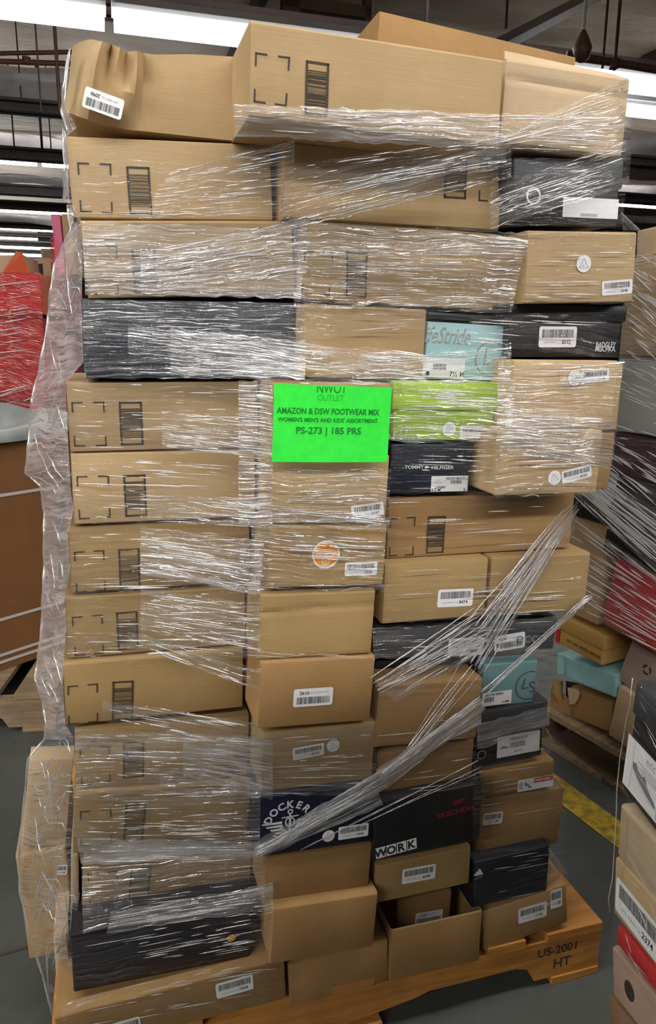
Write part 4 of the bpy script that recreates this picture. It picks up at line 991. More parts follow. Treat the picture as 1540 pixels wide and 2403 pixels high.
# lower left
band([(300, 1480), (612, 1570), (612, 1625), (300, 1510)], M_, 0.005, pleats=26, pr=(.0008, .0018))
band([(170, 1480), (880, 1545), (880, 1560), (170, 1510)], L_, 0.006, pleats=30)
band([(240, 1640), (612, 1700), (612, 1760), (240, 1690)], M_, 0.006, pleats=70, pr=(.0006, .0016))
band([(175, 1712), (615, 1728), (612, 1868), (178, 1860)], D_, pleats=190)
band([(430, 1730), (640, 1735), (640, 1880), (430, 1820)], D_, 0.007, pleats=110)
band([(170, 1866), (612, 1850), (610, 2010), (174, 2002)], M_, pleats=120)
band([(180, 1965), (612, 1975), (612, 2010), (190, 2030)], H_, 0.006, pleats=60)
band([(190, 2008), (616, 1990), (620, 2110), (195, 2180)], M_, pleats=80)
band([(260, 2140), (640, 2070), (640, 2130), (250, 2190)], D_, 0.006, pleats=170)
band([(167, 2200), (640, 2110), (640, 2230), (170, 2320)], L_, 0.005, pleats=110)
band([(150, 2340), (660, 2230), (670, 2330), (140, 2430)], L_, pleats=80)
# lower middle and right
band([(608, 1725), (882, 1695), (882, 1870), (608, 1865)], M_, pleats=60)
band([(880, 1600), (1130, 1595), (1112, 1845), (878, 1878)], L_, pleats=40)
band([(1115, 1668), (1300, 1640), (1325, 1980), (1108, 2014)], L_, pleats=40)
band([(1120, 1700), (1290, 1655), (1290, 1700), (1120, 1760)], H_, 0.006, pleats=30)
band([(1110, 2022), (1335, 1980), (1335, 2160), (1110, 2200)], L_, pleats=30)
# wide milky strip of gathered film: from the lower end of the rope across the anchor box
band([(600, 1998), (885, 1850), (900, 1890), (610, 2014)], D_, 0.010, pleats=90)
band([(600, 1986), (1130, 1662), (1130, 1695), (600, 2008)], H_, 0.012, pleats=110, pr=(.0006, .0014))

# twisted rope of film and the fan that it opens into
def strands(A, B, n, wa, wb, r, off, name='film_rope', seed=5, twist=0.4, sag=0.0, spread_end=None):
    rr = random.Random(seed); mb = MB(); A = V(*A); B = V(*B); ax = (B - A) / np.linalg.norm(B - A); q = V(-ax[1], ax[0]); K = 22
    for k in range(n):
        a = rr.uniform(-1, 1); b = a * (1 - twist) + rr.uniform(-1, 1) * twist; ph = rr.uniform(0, 6.3); am = rr.uniform(0.02, 0.15); fq = rr.uniform(4, 11)
        t0 = 0 if rr.random() < .6 else rr.uniform(0, .5); t1 = 1 if rr.random() < .6 else rr.uniform(.5, 1)
        ri = r * rr.uniform(0.5, 1.6); pts = []
        for i in range(K + 1):
            t = t0 + (t1 - t0) * i / K; w = wa * (1 - t) + wb * t
            o = (a * (1 - t) + b * t + am * math.sin(fq * t + ph) * 0.5) * w
            p = A + (B - A) * t + q * o + V(0, sag * math.sin(math.pi * t)); pts.append(on_film(p[0], p[1], off + 0.002 * rr.random()) - WO)
        mb.tube(pts, [ri * (0.3 if i in (0, K) else 0.7 + 0.5 * rr.random()) for i in range(K + 1)], 5, 0, 0.6, FRONT.n, False)
    return mb.build(name, STRAND_T, WRAP, 180)
strands((1345, 1185), (1130, 1480), 17, 14, 42, 0.0011, 0.014, seed=1)
strands((1135, 1460), (880, 1610), 20, 44, 24, 0.0009, 0.012, seed=2)
strands((1320, 1230), (1110, 1560), 10, 14, 42, 0.0010, 0.013, seed=3)
strands((1385, 1395), (1130, 1625), 7, 5, 14, 0.0009, 0.014, seed=4)
strands((1130, 1640), (900, 1818), 12, 9, 9, 0.0015, 0.016, seed=5)
strands((905, 1832), (600, 2000), 10, 12, 16, 0.0011, 0.014, seed=6)
strands((1110, 1560), (960, 1760), 8, 30, 16, 0.0008, 0.013, seed=7)
strands((1130, 1800), (690, 2005), 5, 18, 12, 0.0006, 0.012, seed=8)
band([(1348, 1180), (1130, 1440), (1180, 1500), (1348, 1250)], M_, 0.012, pleats=50)
band([(1180, 1400), (880, 1600), (930, 1650), (1190, 1500)], M_, 0.011, pleats=70)

band([(882, 1808), (1130, 1636), (1140, 1664), (908, 1850)], H_, 0.015, pleats=60)
band([(600, 1976), (884, 1814), (908, 1850), (612, 2010)], H_, 0.014, pleats=60)
# film that hangs off the left side, between the left column and the boxes farther back
INN = [(172, 480), (192, 520), (194, 600), (192, 690), (193, 760), (196, 850), (154, 897), (156, 955), (160, 1040), (164, 1100), (166, 1140), (172, 1200), (160, 1250), (164, 1330), (152, 1402), (156, 1470), (150, 1545), (148, 1595), (150, 1650), (154, 1700), (172, 1730), (174, 1790), (173, 1870), (172, 1990), (188, 2100), (168, 2210), (168, 2300), (136, 2385)]
OUT = [(158, 480), (166, 540), (128, 622), (118, 690), (112, 760), (92, 870), (76, 930), (73, 960), (67, 1040), (60, 1110), (95, 1140), (104, 1200), (103, 1260), (104, 1330), (100, 1402), (98, 1470), (90, 1540), (82, 1592), (100, 1645), (108, 1700), (104, 1735), (66, 1780), (58, 1870), (45, 1992), (47, 2095), (75, 2210), (100, 2290), (128, 2400)]
def drape(I, O, name, dI, dO, mat, folds=0.012, seed=3, pleats=30, n=10, sub=6):
    rr = random.Random(seed); mb = MB(); vs = []; uv = []; R = (len(I) - 1) * sub
    for k in range(R + 1):
        s = k / sub; i = min(int(s), len(I) - 2); f = s - i
        a = V(*I[i]) * (1 - f) + V(*I[i + 1]) * f; b = V(*O[i]) * (1 - f) + V(*O[i + 1]) * f
        for j in range(n + 1):
            t = j / n; p = a * (1 - t) + b * t; d = dI * (1 - t) + dO * t ** 1.4 + folds * math.sin(t * 9 + k * 0.21) * math.sin(k * 0.37 + t * 3) * (0.3 + t)
            vs.append(FRONT.px(p[0], p[1], d) - WO); uv.append((t * 0.25, k * 0.012))
    mb.add(vs, [(k * (n + 1) + j, (k + 1) * (n + 1) + j, (k + 1) * (n + 1) + j + 1, k * (n + 1) + j + 1) for k in range(R) for j in range(n)])
    for _ in range(pleats):
        k = rr.randrange(1, max(3, R - 10)); j0 = rr.uniform(0, n * .6); ln = rr.uniform(.2, .45) * n; dk = rr.uniform(-9, 9); pts = []
        for q in range(6):
            jj = min(n, j0 + ln * q / 5); kk = min(max(int(k + dk * q / 5), 0), R); j = int(jj); f = jj - j; j2 = min(j + 1, n)
            pts.append(vs[kk * (n + 1) + j] * (1 - f) + vs[kk * (n + 1) + j2] * f + FRONT.n * 0.002)
        nv = len(mb.v); mb.tube(pts, [.0003, .0012, .0016, .0016, .001, .0002], 5, 1, .6, FRONT.n, False); uv += [(0, 0)] * (len(mb.v) - nv)
    # thick rolled outer edge
    e = [vs[k * (n + 1) + n] for k in range(R + 1)]; nv = len(mb.v)
    mb.tube(e, [0.0012 + 0.0016 * abs(math.sin(k * .61)) for k in range(R + 1)], 5, 1, .7, FRONT.n, False); uv += [(0, 0)] * (len(mb.v) - nv)
    mb.uv = uv
    return mb.build(name, [mat, STRAND], WRAP, 180)
drape(INN[:21], OUT[:21], 'film_drape', 0.012, -0.13, FILM_S, pleats=60)
drape(INN[20:], OUT[20:], 'film_drape', 0.012, -0.13, FILM_M, pleats=45)
drape([(156, 320), (160, 400), (164, 480)], [(148, 300), (152, 400), (150, 470)], 'film_drape', 0.006, -0.06, FILM_S, pleats=3)
drape([(166, 112), (158, 190), (152, 245), (180, 300), (158, 318)], [(163, 118), (150, 200), (145, 262), (160, 312), (150, 322)], 'film_drape', 0.0, -0.03, FILM_S, .006, pleats=8)
# corners of film at the right side, stretched over boxes set farther back
for q in ([(1458, 500), (1502, 541), (1462, 540)], [(1288, 1990), (1332, 2050), (1288, 2066)], [(1283, 1710), (1306, 1752), (1284, 1772)], [(1300, 1826), (1323, 1852), (1300, 1848)]):
    mb = MB(); N = 5; p = [FRONT.px(*q[0], 0.09) - WO, FRONT.px(*q[1], 0.05) - WO, FRONT.px(*q[2], 0.09) - WO]
    vs = []; uv = []
    for i in range(N + 1):
        for j in range(N + 1 - i): a, b = i / N, j / N; vs.append(p[0] * (1 - a - b) + p[1] * a + p[2] * b); uv.append((a * .05, b * .08))
    ix = lambda i, j: sum(N + 1 - k for k in range(i)) + j
    fs = []
    for i in range(N):
        for j in range(N - i):
            fs.append((ix(i, j), ix(i + 1, j), ix(i, j + 1)))
            if j < N - i - 1: fs.append((ix(i + 1, j), ix(i + 1, j + 1), ix(i, j + 1)))
    mb.add(vs, fs); nv = len(vs); mb.tube([p[0], p[1]], .0014, 5, 1, caps=False); uv += [(0, 0)] * (len(mb.v) - nv); mb.uv = uv
    mb.build('film_corner', [FILM_D, STRAND], WRAP, 180)

# the green sign lies on the film
sq = [(641, 899), (922, 906), (911, 1087), (637, 1085)]
b = Box('paper_sign', 'fluorescent green paper sign with dark lettering in the middle of the load', 'sign', sq, 0.136, 0.0008, SIGN, dents=0.0, film=False)
bpy.data.objects.remove(b.root)
mb = MB(); n, m = 24, 16; vs = []
def sy(x, z): return 0.004 * math.sin((x / b.w + .5) * math.pi) * -1 + 0.006 * max(0, 0.25 - z / b.h) * 4 * max(0, 0.3 - (x / b.w + .5))
for k in (0, 1):
    for j in range(m + 1):
        for i in range(n + 1):
            x = (i / n - .5) * b.w; z = j / m * b.h; vs.append((x, sy(x, z) + 0.0005 * k, z))
q = (n + 1) * (m + 1); fs = [(j * (n + 1) + i, j * (n + 1) + i + 1, (j + 1) * (n + 1) + i + 1, (j + 1) * (n + 1) + i) for j in range(m) for i in range(n)]
fs += [tuple(q + k for k in f[::-1]) for f in fs]
mb.add(vs, fs); SG = tag(mb.build('paper_sign', SIGN, None, 60, b.M), 'fluorescent green paper sign with dark lettering in the middle of the load', 'sign')
Box.all.pop()
def sign_text(t, x, y, hpx, wpx, mi, bold, clip=None):
    c = b.loc(x, y); sz = hpx / 181 * b.h / .72; mb = MB(); mb.text(t, c[0], c[1], sz, 0, 0, 0, 'CENTER', bold, width=wpx / 278 * b.w, clip=clip)
    mb.v = [(p[0], sy(p[0], p[2]) - 0.0007, p[2]) for p in mb.v]; return mb
T = MB()
for a, mi in ((('NWOT', 775, 911, 22, 64, 0, 0.0, 0.46), 0), (('OUTLET', 775, 933, 14, 62, 1, -0.004), 1), (('AMAZON & DSW FOOTWEAR MIX', 772, 965, 14, 243, 0, 0.022), 0), (("WOMEN'S MEN'S AND KIDS' ASSORTMENT", 771, 985.5, 9.5, 237, 0, 0.024), 0), (('PS-273 | 185 PRS', 771, 1010, 16, 154, 0, 0.02), 0)):
    k = sign_text(*a); T.add(k.v, k.f, mi)
o = T.build('lettering', [SIGNINK, SIGNFADE], SG)

# ------------------------------------------------------------------ background: left side
GP = Plane((0, 2.75, 0), math.radians(6))
BG = dict(film=False)
# octagonal bulk bin with straps, a bag liner, on a pallet
u0, zt = GP.at(-250, 1035, 0.5); u1, _ = GP.at(112, 1035, 0.0)
cx_, r_ = (GP.at(118, 1300)[0] - 0.58), 0.58
base = GP.pt(cx_, 0, -0.45)
BM = Matrix.Translation(Vector((base[0], base[1], 0.15))) @ Matrix.Rotation(math.radians(6), 4, 'Z')
ztop = at_height(60, 1036, 1.0); dist = np.linalg.norm((base - CAM_P)[:2]) - r_ * .8
BH = Plane((0, base[1] - 0.45, 0), 0).at(60, 1036)[1] - 0.15
t = empty('bulk_bin', BM); tag(t, 'tall brown octagonal cardboard bin with white straps at the left edge', 'bin')
oc = [(r_ * 1.02 * math.cos(math.radians(22.5 + 45 * i)) * 1.0, r_ * math.sin(math.radians(22.5 + 45 * i))) for i in range(8)]
mb = MB(); vs = [(x, y, z) for z in (0, BH) for x, y in oc] + [(x * .985, y * .985, z) for z in (BH, BH - .25) for x, y in oc]
mb.add(vs, [(i, (i + 1) % 8, 8 + (i + 1) % 8, 8 + i) for i in range(8)] + [(8 + i, 8 + (i + 1) % 8, 16 + (i + 1) % 8, 16 + i) for i in range(8)] + [(16 + i, 16 + (i + 1) % 8, 24 + (i + 1) % 8, 24 + i) for i in range(8)] + [tuple(range(24, 32)), tuple(range(8))[::-1]]); mb.build('bin_body', BIN, t)
fz = lambda y: Plane((0, base[1] - 0.5, 0), 0).at(50, y)[1] - 0.15
for y, tl in ((1187, .0), (1490, .01), (1575, .012), (1612, .012)):
    mb = MB(); z = max(fz(y), .03); vs = []
    for dz in (-.006, .006):
        for x, yy in oc: vs.append((x * 1.006, yy * 1.006, z + dz + tl * x))
    mb.add(vs, [(i, (i + 1) % 8, 8 + (i + 1) % 8, 8 + i) for i in range(8)]); mb.build('strap', STRAPM, t)
mb = MB(); N = 64
rr = random.Random(2); prof = [(1.02, -0.02), (1.03, .01), (1.0, .045), (.93, .06), (.8, -.06), (.6, -.12)]
vs = []
for i in range(N):
    a = 2 * math.pi * i / N; k = 1 + .8 * math.sin(a * 11) * .5 + .3 * math.sin(a * 5 + 1)
    for pr_, pz in prof: R_ = r_ * .985 * pr_; vs.append((R_ * math.cos(a), R_ * math.sin(a), BH + (pz * (0.3 + .35 * k) if pz > 0 else pz)))
k = len(prof); mb.add(vs, [(i * k + j, ((i + 1) % N) * k + j, ((i + 1) % N) * k + j + 1, i * k + j + 1) for i in range(N) for j in range(k - 1)] + [tuple(i * k + k - 1 for i in range(N))])
mb.build('bag_liner', BAG, t, 180)
pallet(Matrix.Translation(Vector((base[0], base[1], 0))) @ Matrix.Rotation(math.radians(6), 4, 'Z') @ Matrix.Translation((-.6, -.62, 0)), 1.2, 1.2, 'grey wooden pallet under the brown octagonal bin', WOOD_G, 0.148)

RP = Plane((0, 4.0, 0), math.radians(8))
RG = 'boxes of the red wrapped load at the left edge'
def rbox(label, quad, d, mat, D=0.5, name='cardboard_box', plane=RP, group=None, **kw): return Box(name, label, 'box', quad, d, D, mat, plane=plane, film=False, group=group, **kw)
rbox('coral red box on top of the red wrapped load at the left edge', [(-110, 650), (94, 640), (97, 738), (-110, 748)], 0.03, CORAL)
rbox('red box second from the top of the red wrapped load', [(-110, 752), (97, 746), (103, 860), (-110, 870)], 0.0, REDB)
rbox('red box third from the top of the red wrapped load', [(-110, 872), (104, 862), (100, 936), (-110, 945)], 0.02, REDB)
rbox('dark red box just above the bin at the left edge', [(-110, 948), (104, 940), (104, 1090), (-110, 1100)], -0.02, REDB)
rbox('magenta red box behind the coral red box', [(90, 662), (158, 662), (158, 770), (90, 770)], -0.5, MAGENTA)
rbox('magenta red box lower down, right of the red wrapped load', [(90, 772), (156, 772), (156, 1010), (90, 1010)], -0.5, MAGENTA)
rbox('flat tan tray on top of the magenta box', [(90, 648), (135, 648), (135, 662), (90, 662)], -0.55, KRAFT_P)
rbox('small open tan box with a dark mouth left of the hanging film', [(66, 607), (128, 606), (128, 648), (66, 648)], -0.62, KRAFT_P)
rbox('small tan box with a grey window above the open one, beside the pink box', [(96, 583), (128, 583), (128, 607), (96, 607)], -0.9, KRAFT_P)
rbox('upright pink box beside the top of the left column', [(126, 503), (147, 503), (147, 645), (126, 645)], -0.4, PINK, D=0.3)
rbox('upright tan box right of the pink box', [(150, 502), (174, 502), (174, 645), (150, 645)], -0.405, KRAFT, D=0.3)
b = rbox('open tan carton with an upright flap on the red wrapped load', [(-110, 597), (55, 600), (60, 642), (-110, 646)], -0.08, KRAFT_P, D=0.3)
mb = MB(); mb.add([b.loc(8, 640)[:1] + (-.012, b.loc(8, 640)[1]), b.loc(72, 642)[:1] + (-.012, b.loc(72, 642)[1]), b.loc(60, 596)[:1] + (-.06, b.loc(60, 596)[1]), b.loc(44, 592)[:1] + (-.05, b.loc(44, 592)[1])], [(0, 1, 2, 3)]); b.part(mb, 'flap', CORAL)
for lab, q, mt in (('small open tan', [(76, 622), (100, 618), (102, 646), (78, 646)], DARKIN), ('small tan box with', [(101, 588), (122, 588), (122, 605), (101, 605)], surf('grey_shaded_panel', (.22, .18, .14), .7))):
    bx = [k for k in Box.all if k.root['label'].startswith(lab)][0]; m_ = MB(); m_.poly([bx.loc(*p) for p in q][::-1], -.001); bx.part(m_, 'painted_opening', mt)  # flat patches as openings, with the shade put into their colour
RW = empty('stretch_wrap', Matrix.Translation(Vector(RP.pt(-1, .15, 0)))); tag(RW, 'red stretch film round the load at the left edge', 'plastic film'); RWO = RP.pt(-1, .15, 0)
def bgfilm(P, quad, d, mat, root, ro, pleats=40, seed=1, skew=0.3, slope=0.0, px=430., pr=(.002, .005), st=None):
    rr = random.Random(seed); mb = MB(); n, m = 14, 14; vs = []; uv = []
    L = np.linalg.norm(P.px(*quad[0], d) - P.px(*quad[1], d)); Hh = np.linalg.norm(P.px(*quad[0], d) - P.px(*quad[3], d))
    for j in range(m + 1):
        for i in range(n + 1):
            p = bil(quad, i / n, j / m); vs.append(P.px(p[0], p[1], d + rr.uniform(0, .006)) - ro); uv.append((i / n * L, -j / m * Hh + skew * i / n * L))
    mb.add(vs, [(j * (n + 1) + i, (j + 1) * (n + 1) + i, (j + 1) * (n + 1) + i + 1, j * (n + 1) + i + 1) for j in range(m) for i in range(n)])
    for _ in range(pleats):
        s, t = rr.random(), rr.random(); ln = rr.uniform(.12, .5); s1 = s + ln; t1 = t + slope * ln + rr.gauss(0, .02)
        if s1 > 1 or not 0 <= t1 <= 1: continue
        pts = [P.px(*bil(quad, s + ln * q / 4, t + (t1 - t) * q / 4), d + .01) - ro for q in range(5)]; r = rr.uniform(*pr)
        nv = len(mb.v); mb.tube(pts, [r * .2, r, r, r * .8, r * .1], 5, 1, .5, P.n, False); uv += [(0, 0)] * (len(mb.v) - nv)
    mb.uv = uv; return mb.build('film_band', [mat, st or STRAND], root, 180)
RST = strand('red_film_strand', .5, (.85, .4, .42))
bgfilm(RP, [(-100, 640), (96, 640), (100, 745), (-100, 750)], 0.045, FILM_RED, RW, RWO, 20, 1, 0.2, -.25, st=RST)
bgfilm(RP, [(-100, 745), (100, 742), (106, 870), (-100, 875)], 0.035, FILM_RED, RW, RWO, 20, 2, 0.2, -.2, st=RST)
bgfilm(RP, [(-100, 860), (106, 850), (106, 1010), (-100, 1020)], 0.05, FILM_RED, RW, RWO, 16, 3, 0.3, -.3, st=RST)
bgfilm(RP, [(92, 660), (160, 655), (160, 1000), (92, 1000)], -.47, FILM_RED, RW, RWO, 24, 4, 0.0, -.03, st=RST)
bgfilm(RP, [(118, 560), (127, 545), (129, 650), (120, 640)], -.36, FILM_RED, RW, RWO, 2, 5, st=RST)
pallet(Matrix.Translation(Vector(RP.pt(RP.at(-110, 900)[0] - .1, 0, .02))) @ Matrix.Rotation(math.radians(8), 4, 'Z'), 1.25, 1.0, 'wooden pallet under the red wrapped load', WOOD_G, .14, False)
b0 = rbox('big dark red carton at the foot of the red wrapped load behind the bin', [(-110, 1100), (104, 1092), (104, 1330), (-110, 1340)], -0.02, REDB)
bpy.data.objects.remove(b0.root) if False else None

# ------------------------------------------------------------------ background: pallet load at the right
pa, pb = at_height(1290, 1688, 0.11), at_height(1478, 1796, 0.11)
ang = math.atan2(pb[1] - pa[1], pb[0] - pa[0])
QP = Plane((pa[0], pa[1], 0), ang)
Lq = np.linalg.norm((pb - pa)[:2])
pallet(Matrix.Translation(Vector(QP.pt(1.07, 0, 0.0))) @ Matrix.Rotation(ang + math.pi / 2, 4, 'Z'), 1.0, 1.15, 'worn wooden pallet under the loose shoe boxes at the right', WOOD_G, .135, False)
def qbox(label, quad, d, mat, D=0.35, name='shoe_box', **kw): return Box(name, label, 'box', quad, d, D, mat, plane=QP, film=False, **kw)
tn = qbox('torn tan carton lowest on the right-hand pallet', [(1340, 1612), (1438, 1646), (1436, 1722), (1340, 1680)], -0.03, KRAFT_O, D=.35, name='cardboard_box')
def jag(pts, dy, nm, mat):
    P_ = [tn.loc(*p) for p in pts]; m_ = MB(); k_ = len(P_); vs_ = [(x, dy, z) for x, z in P_] + [(x, dy + .004, z) for x, z in P_]
    m_.add(vs_, [tuple(range(k_)), tuple(range(k_, 2 * k_))[::-1]] + [(i, k_ + i, k_ + (i + 1) % k_, (i + 1) % k_) for i in range(k_)]); return tn.part(m_, nm, mat)
jag([(1292, 1655), (1340, 1680), (1340, 1632), (1334, 1640), (1330, 1632), (1322, 1644), (1314, 1630), (1306, 1640), (1296, 1612)], -.004, 'torn_panel', KRAFT_O)
jag([(1338, 1612), (1362, 1616), (1366, 1625), (1362, 1640), (1352, 1652), (1348, 1650), (1343, 1652), (1341, 1640)], -.012, 'torn_flap', KRAFT_P)
m_ = MB(); a_ = tn.loc(1306, 1598); b_ = tn.loc(1312, 1652); m_.tube([(a_[0], .01, a_[1]), ((a_[0] + b_[0]) / 2 - .003, .0, (a_[1] + b_[1]) / 2), (b_[0], .012, b_[1])], [.016, .02, .014], 9); tn.part(m_, 'rolled_edge', KRAFT_O, None, 50)
m_ = MB(); q_ = [tn.loc(*p) for p in ((1300, 1606), (1340, 1614), (1340, 1676), (1300, 1655))]; m_.poly(q_[::-1], .06); tn.part(m_, 'inside_shade', DARKIN)  # dark sheet put in as the shade inside the torn end
qbox('pale tan box standing at the near end of the right-hand pallet', [(1446, 1607), (1515, 1648), (1500, 1775), (1434, 1728)], 0.0, KRAFT_P, D=.3)
tq = qbox('crushed teal shoe box on the torn carton', [(1310, 1530), (1448, 1590), (1442, 1632), (1304, 1586)], 0.0, TEAL, D=.3, creases=[((1322, 1530), (1320, 1590), .012, .008), ((1345, 1545), (1390, 1565), .006, .006)])
g = Box('shoe_box', 'gold-tan lidded shoe box with a red end and dark lettering, on the teal box', 'box', [(1314, 1446), (1420, 1492), (1413, 1567), (1309, 1508)], 0.03, .30, GOLD, plane=QP, lid=(1365, 1503), film=False, lid_over=.004)
c0 = g.loc(1372, 1524); cR = g.loc(1408, 1545); cl = g.loc(1328, 1502); mb = MB(); mb.text('GO LIKE NEVER BEFORE', (cR[0] + cl[0]) / 2, (cR[1] + cl[1]) / 2, .014, .0035, 0, math.atan2(cR[1] - cl[1], cR[0] - cl[0]), 'CENTER', .02, width=math.hypot(cR[0] - cl[0], cR[1] - cl[1])); g.part(mb, 'lettering', BOXINK)
mb = MB(); mb.box(-g.w / 2 - .012, -g.w / 2 + .003, .002, .2, .002, g.h - g.lz); g.part(mb, 'red_end', REDB)
qbox('grey-beige carton with a recycling mark, under the red box at the right', [(1458, 1490), (1570, 1555), (1560, 1690), (1474, 1604)], -.02, surf('grey_beige_board', (.42, .33, .27), .7, .15, 8), D=.4, name='cardboard_box')
Box.all[-1].text('♻', 1520, 1572, 14, 14, BOXINK) if False else None
bb = Box.all[-1]; c = bb.loc(1519, 1572); mb = MB(); 
for k in range(3): a = math.pi / 2 + k * 2.094; mb.ring(c[0], c[1], .010, .016, -.001, 0, 8, a + .25, a + 1.75)
bb.part(mb, 'recycling_mark', BOXINK)
qbox('narrow tan box under the film below the black lettered box, right background', [(1325, 1203), (1418, 1232), (1416, 1474), (1322, 1430)], 0.02, KRAFT, D=.25)
u_ = qbox('black box with grey lettering seen past the right edge of the load', [(1322, 1148), (1428, 1180), (1430, 1234), (1322, 1200)], 0.03, BLACK)
c1, c2 = u_.loc(1352, 1180), u_.loc(1417, 1199); mb = MB(); mb.text('R ARMOUR', (c1[0] + c2[0]) / 2, (c1[1] + c2[1]) / 2, .02, -.001, 0, math.atan2(c2[1] - c1[1], c2[0] - c1[0]), 'CENTER', .02, width=math.hypot(c2[0] - c1[0], c2[1] - c1[1])); u_.part(mb, 'lettering', GREYPRINT)
qbox('large black box at the right edge, crossed by bright film pleats', [(1434, 1110), (1590, 1160), (1590, 1370), (1430, 1295)], 0.035, BLACK)
qbox('red box at the right edge below the large black one', [(1432, 1298), (1590, 1376), (1590, 1560), (1428, 1470)], 0.03, REDB)
qbox('maroon box at the right edge under the grey-green tub', [(1436, 1018), (1590, 1034), (1590, 1150), (1432, 1104)], 0.02, MAROON)
qbox('grey-green plastic tub at the right edge', [(1452, 842), (1590, 848), (1590, 1030), (1438, 1010)], 0.02, GREYBOX, name='plastic_tub')
qbox('tan carton wrapped in crumpled film at the right edge, above the tub', [(1470, 608), (1590, 600), (1590, 836), (1458, 834)], 0.02, KRAFT, name='cardboard_box')
qbox('open tan carton at the top of the right background load', [(1498, 545), (1590, 515), (1590, 606), (1490, 616)], -.02, KRAFT_P, name='cardboard_box')
QW = empty('stretch_wrap', Matrix.Translation(Vector(QP.pt(0, .3, 0)))); tag(QW, 'crumpled clear film round the load in the right background', 'plastic film'); QO = QP.pt(0, .3, 0)
bgfilm(QP, [(1470, 600), (1590, 590), (1590, 850), (1452, 850)], .05, FILM_D, QW, QO, 90, 6, .1, .4, pr=(.001, .003), st=STRAND_B)
bgfilm(QP, [(1445, 850), (1590, 860), (1590, 1030), (1432, 1020)], .05, FILM_L, QW, QO, 30, 7, .1, .3, pr=(.001, .0025), st=STRAND_B)
bgfilm(QP, [(1420, 1020), (1590, 1040), (1590, 1260), (1330, 1100)], .06, FILM_M, QW, QO, 60, 8, -.2, .3, pr=(.001, .003), st=STRAND_B)
bgfilm(QP, [(1330, 1060), (1600, 1250), (1600, 1400), (1330, 1150)], .065, FILM_D, QW, QO, 110, 9, 0, .0, pr=(.0012, .0032), st=STRAND_B)
bgfilm(QP, [(1325, 1190), (1600, 1390), (1600, 1560), (1322, 1420)], .06, FILM_M, QW, QO, 110, 10, 0, .0, pr=(.001, .003), st=STRAND_B)
# a brown board lying flat on the floor beside that pallet
a, b_, c, d = at_height(1286, 1722, .01), at_height(1300, 1700, .01), at_height(1462, 1790, .01), at_height(1440, 1850, .01)
mb = MB(); vs = [p + V(0, 0, z) for z in (-.008, .008) for p in (a, b_, c, d)]; mb.add(vs, [(3, 2, 1, 0), (4, 5, 6, 7)] + [(i, (i + 1) % 4, 4 + (i + 1) % 4, 4 + i) for i in range(4)])
tag(mb.build('flattened_carton', kraft('dirty_brown_board', (.16, .11, .07))), 'dirty brown board lying on the floor beside the right-hand pallet', 'board')

# ------------------------------------------------------------------ stack at the right edge, close to the camera
NP = Plane(tuple(CAM_P + (_fw + CAM_R * ((1452 - CX) / F_PX) - CAM_U * ((1850 - CY) / F_PX)) * 1.32), math.radians(-83))
def nbox(label, quad, d, mat, D=0.22, **kw): return Box('shoe_box', label, 'box', quad, d, D, mat, plane=NP, film=False, **kw)
n1 = nbox('black lidded shoe box with a white shoe-picture label at the right edge', [(1500, 1592), (1600, 1715), (1568, 1985), (1449, 1850)], 0.0, BLACK, lid=(1500, 1690), lid_mat=CHAR)
mb, tf, w, h, y, an = n1.paper([(1472, 1716), (1562, 1822), (1549, 1945), (1457, 1840)])
p = tf(.16, .36); mb.text('ecco', p[0], p[1], .022, y, 2, an, 'CENTER', -.005)
for k in range(4): mb.poly([tf(-.18 + .1 * (k % 2), .2 - k * .05), tf(.42, .2 - k * .05), tf(.42, .185 - k * .05), tf(-.18 + .1 * (k % 2), .185 - k * .05)], y, 2)
shoe = [(-.30, .17), (-.22, .20), (-.17, .12), (-.05, .08), (0, .12), (.05, .09), (.1, -.02), (.28, -.13), (.34, -.2), (.3, -.22), (.1, -.17), (-.12, -.06), (-.29, .06)]
mb.poly([tf(x, z - .08) for x, z in shoe], y, 1); bars(mb, tf, .36, -.45, .48, -.2, y, 1, w, 4)
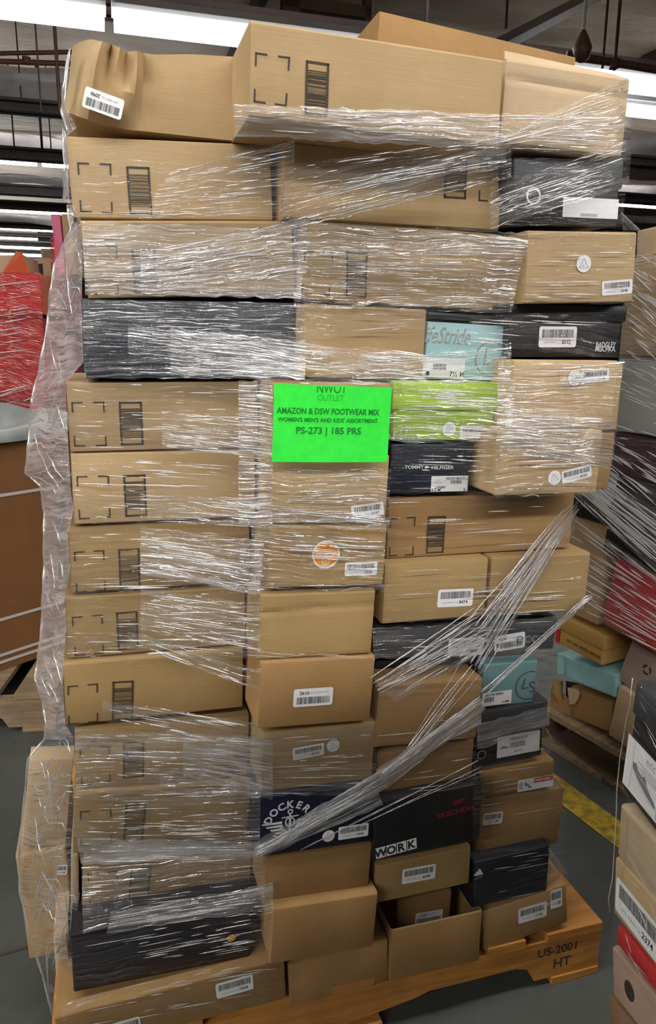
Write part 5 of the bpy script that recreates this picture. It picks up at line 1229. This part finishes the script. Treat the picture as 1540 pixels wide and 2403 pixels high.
mb.line(tf(-.3, -.05), tf(.1, -.3), .001, y, 2); mb.line(tf(.1, -.3), tf(.36, -.32), .001, y, 2); n1.part(mb, 'size_label', [PAPER, GREYPRINT, GREYINK])
nbox('tan shoe box under the black one in the near stack at the right edge', [(1458, 1885), (1580, 2020), (1570, 2150), (1448, 2005)], 0.004, KRAFT_P)
n3 = nbox('tan shoe box with a large 2374 barcode label in the near stack', [(1450, 2012), (1580, 2165), (1562, 2290), (1434, 2138)], 0.008, KRAFT)
n3.sticker([(1456, 2062), (1560, 2192), (1546, 2262), (1438, 2124)], '2374')
nbox('red shoe box in the near stack at the right edge, under the large barcode', [(1452, 2172), (1580, 2330), (1578, 2372), (1444, 2214)], 0.01, REDB)
n5 = nbox('pinkish tan box with a round hand hole, low in the near stack', [(1442, 2220), (1580, 2390), (1575, 2500), (1434, 2332)], 0.006, surf('pinkish_tan_board', (.44, .30, .22), .7, .15, 10))
c = n5.loc(1478, 2325); mb = MB(); mb.ring(c[0], c[1], 0, .016, -.001); n5.part(mb, 'hole_shade', DARKIN)  # flat dark disc painted as the shade in the hole
nbox('dark brown box lowest in the near stack at the right edge', [(1434, 2338), (1580, 2510), (1576, 2620), (1428, 2440)], 0.0, kraft('brown_board', (.25, .15, .08)))
n0 = NP
NW = empty('stretch_wrap', Matrix.Translation(Vector(NP.pt(0, .2, 0)))); tag(NW, 'clear film over the near stack at the right edge', 'plastic film'); NO = NP.pt(0, .2, 0)
bgfilm(NP, [(1490, 1585), (1600, 1720), (1570, 2420), (1432, 2230)], .012, FILM_L, NW, NO, 26, 12, .0, .05, pr=(.0005, .001))
mb = MB(); pts = [NP.px(x, y, d) - NO for x, y, d in ((1485, 1590, .02), (1478, 1660, .03), (1470, 1690, .02), (1455, 1780, .025), (1448, 1850, .02), (1447, 1900, .03), (1442, 1990, .03), (1438, 2060, .03), (1428, 2110, .035), (1432, 2140, .02))]
mb.tube(pts, .0009, 5, 0); mb.build('film_edge', STRAND, NW, 180)
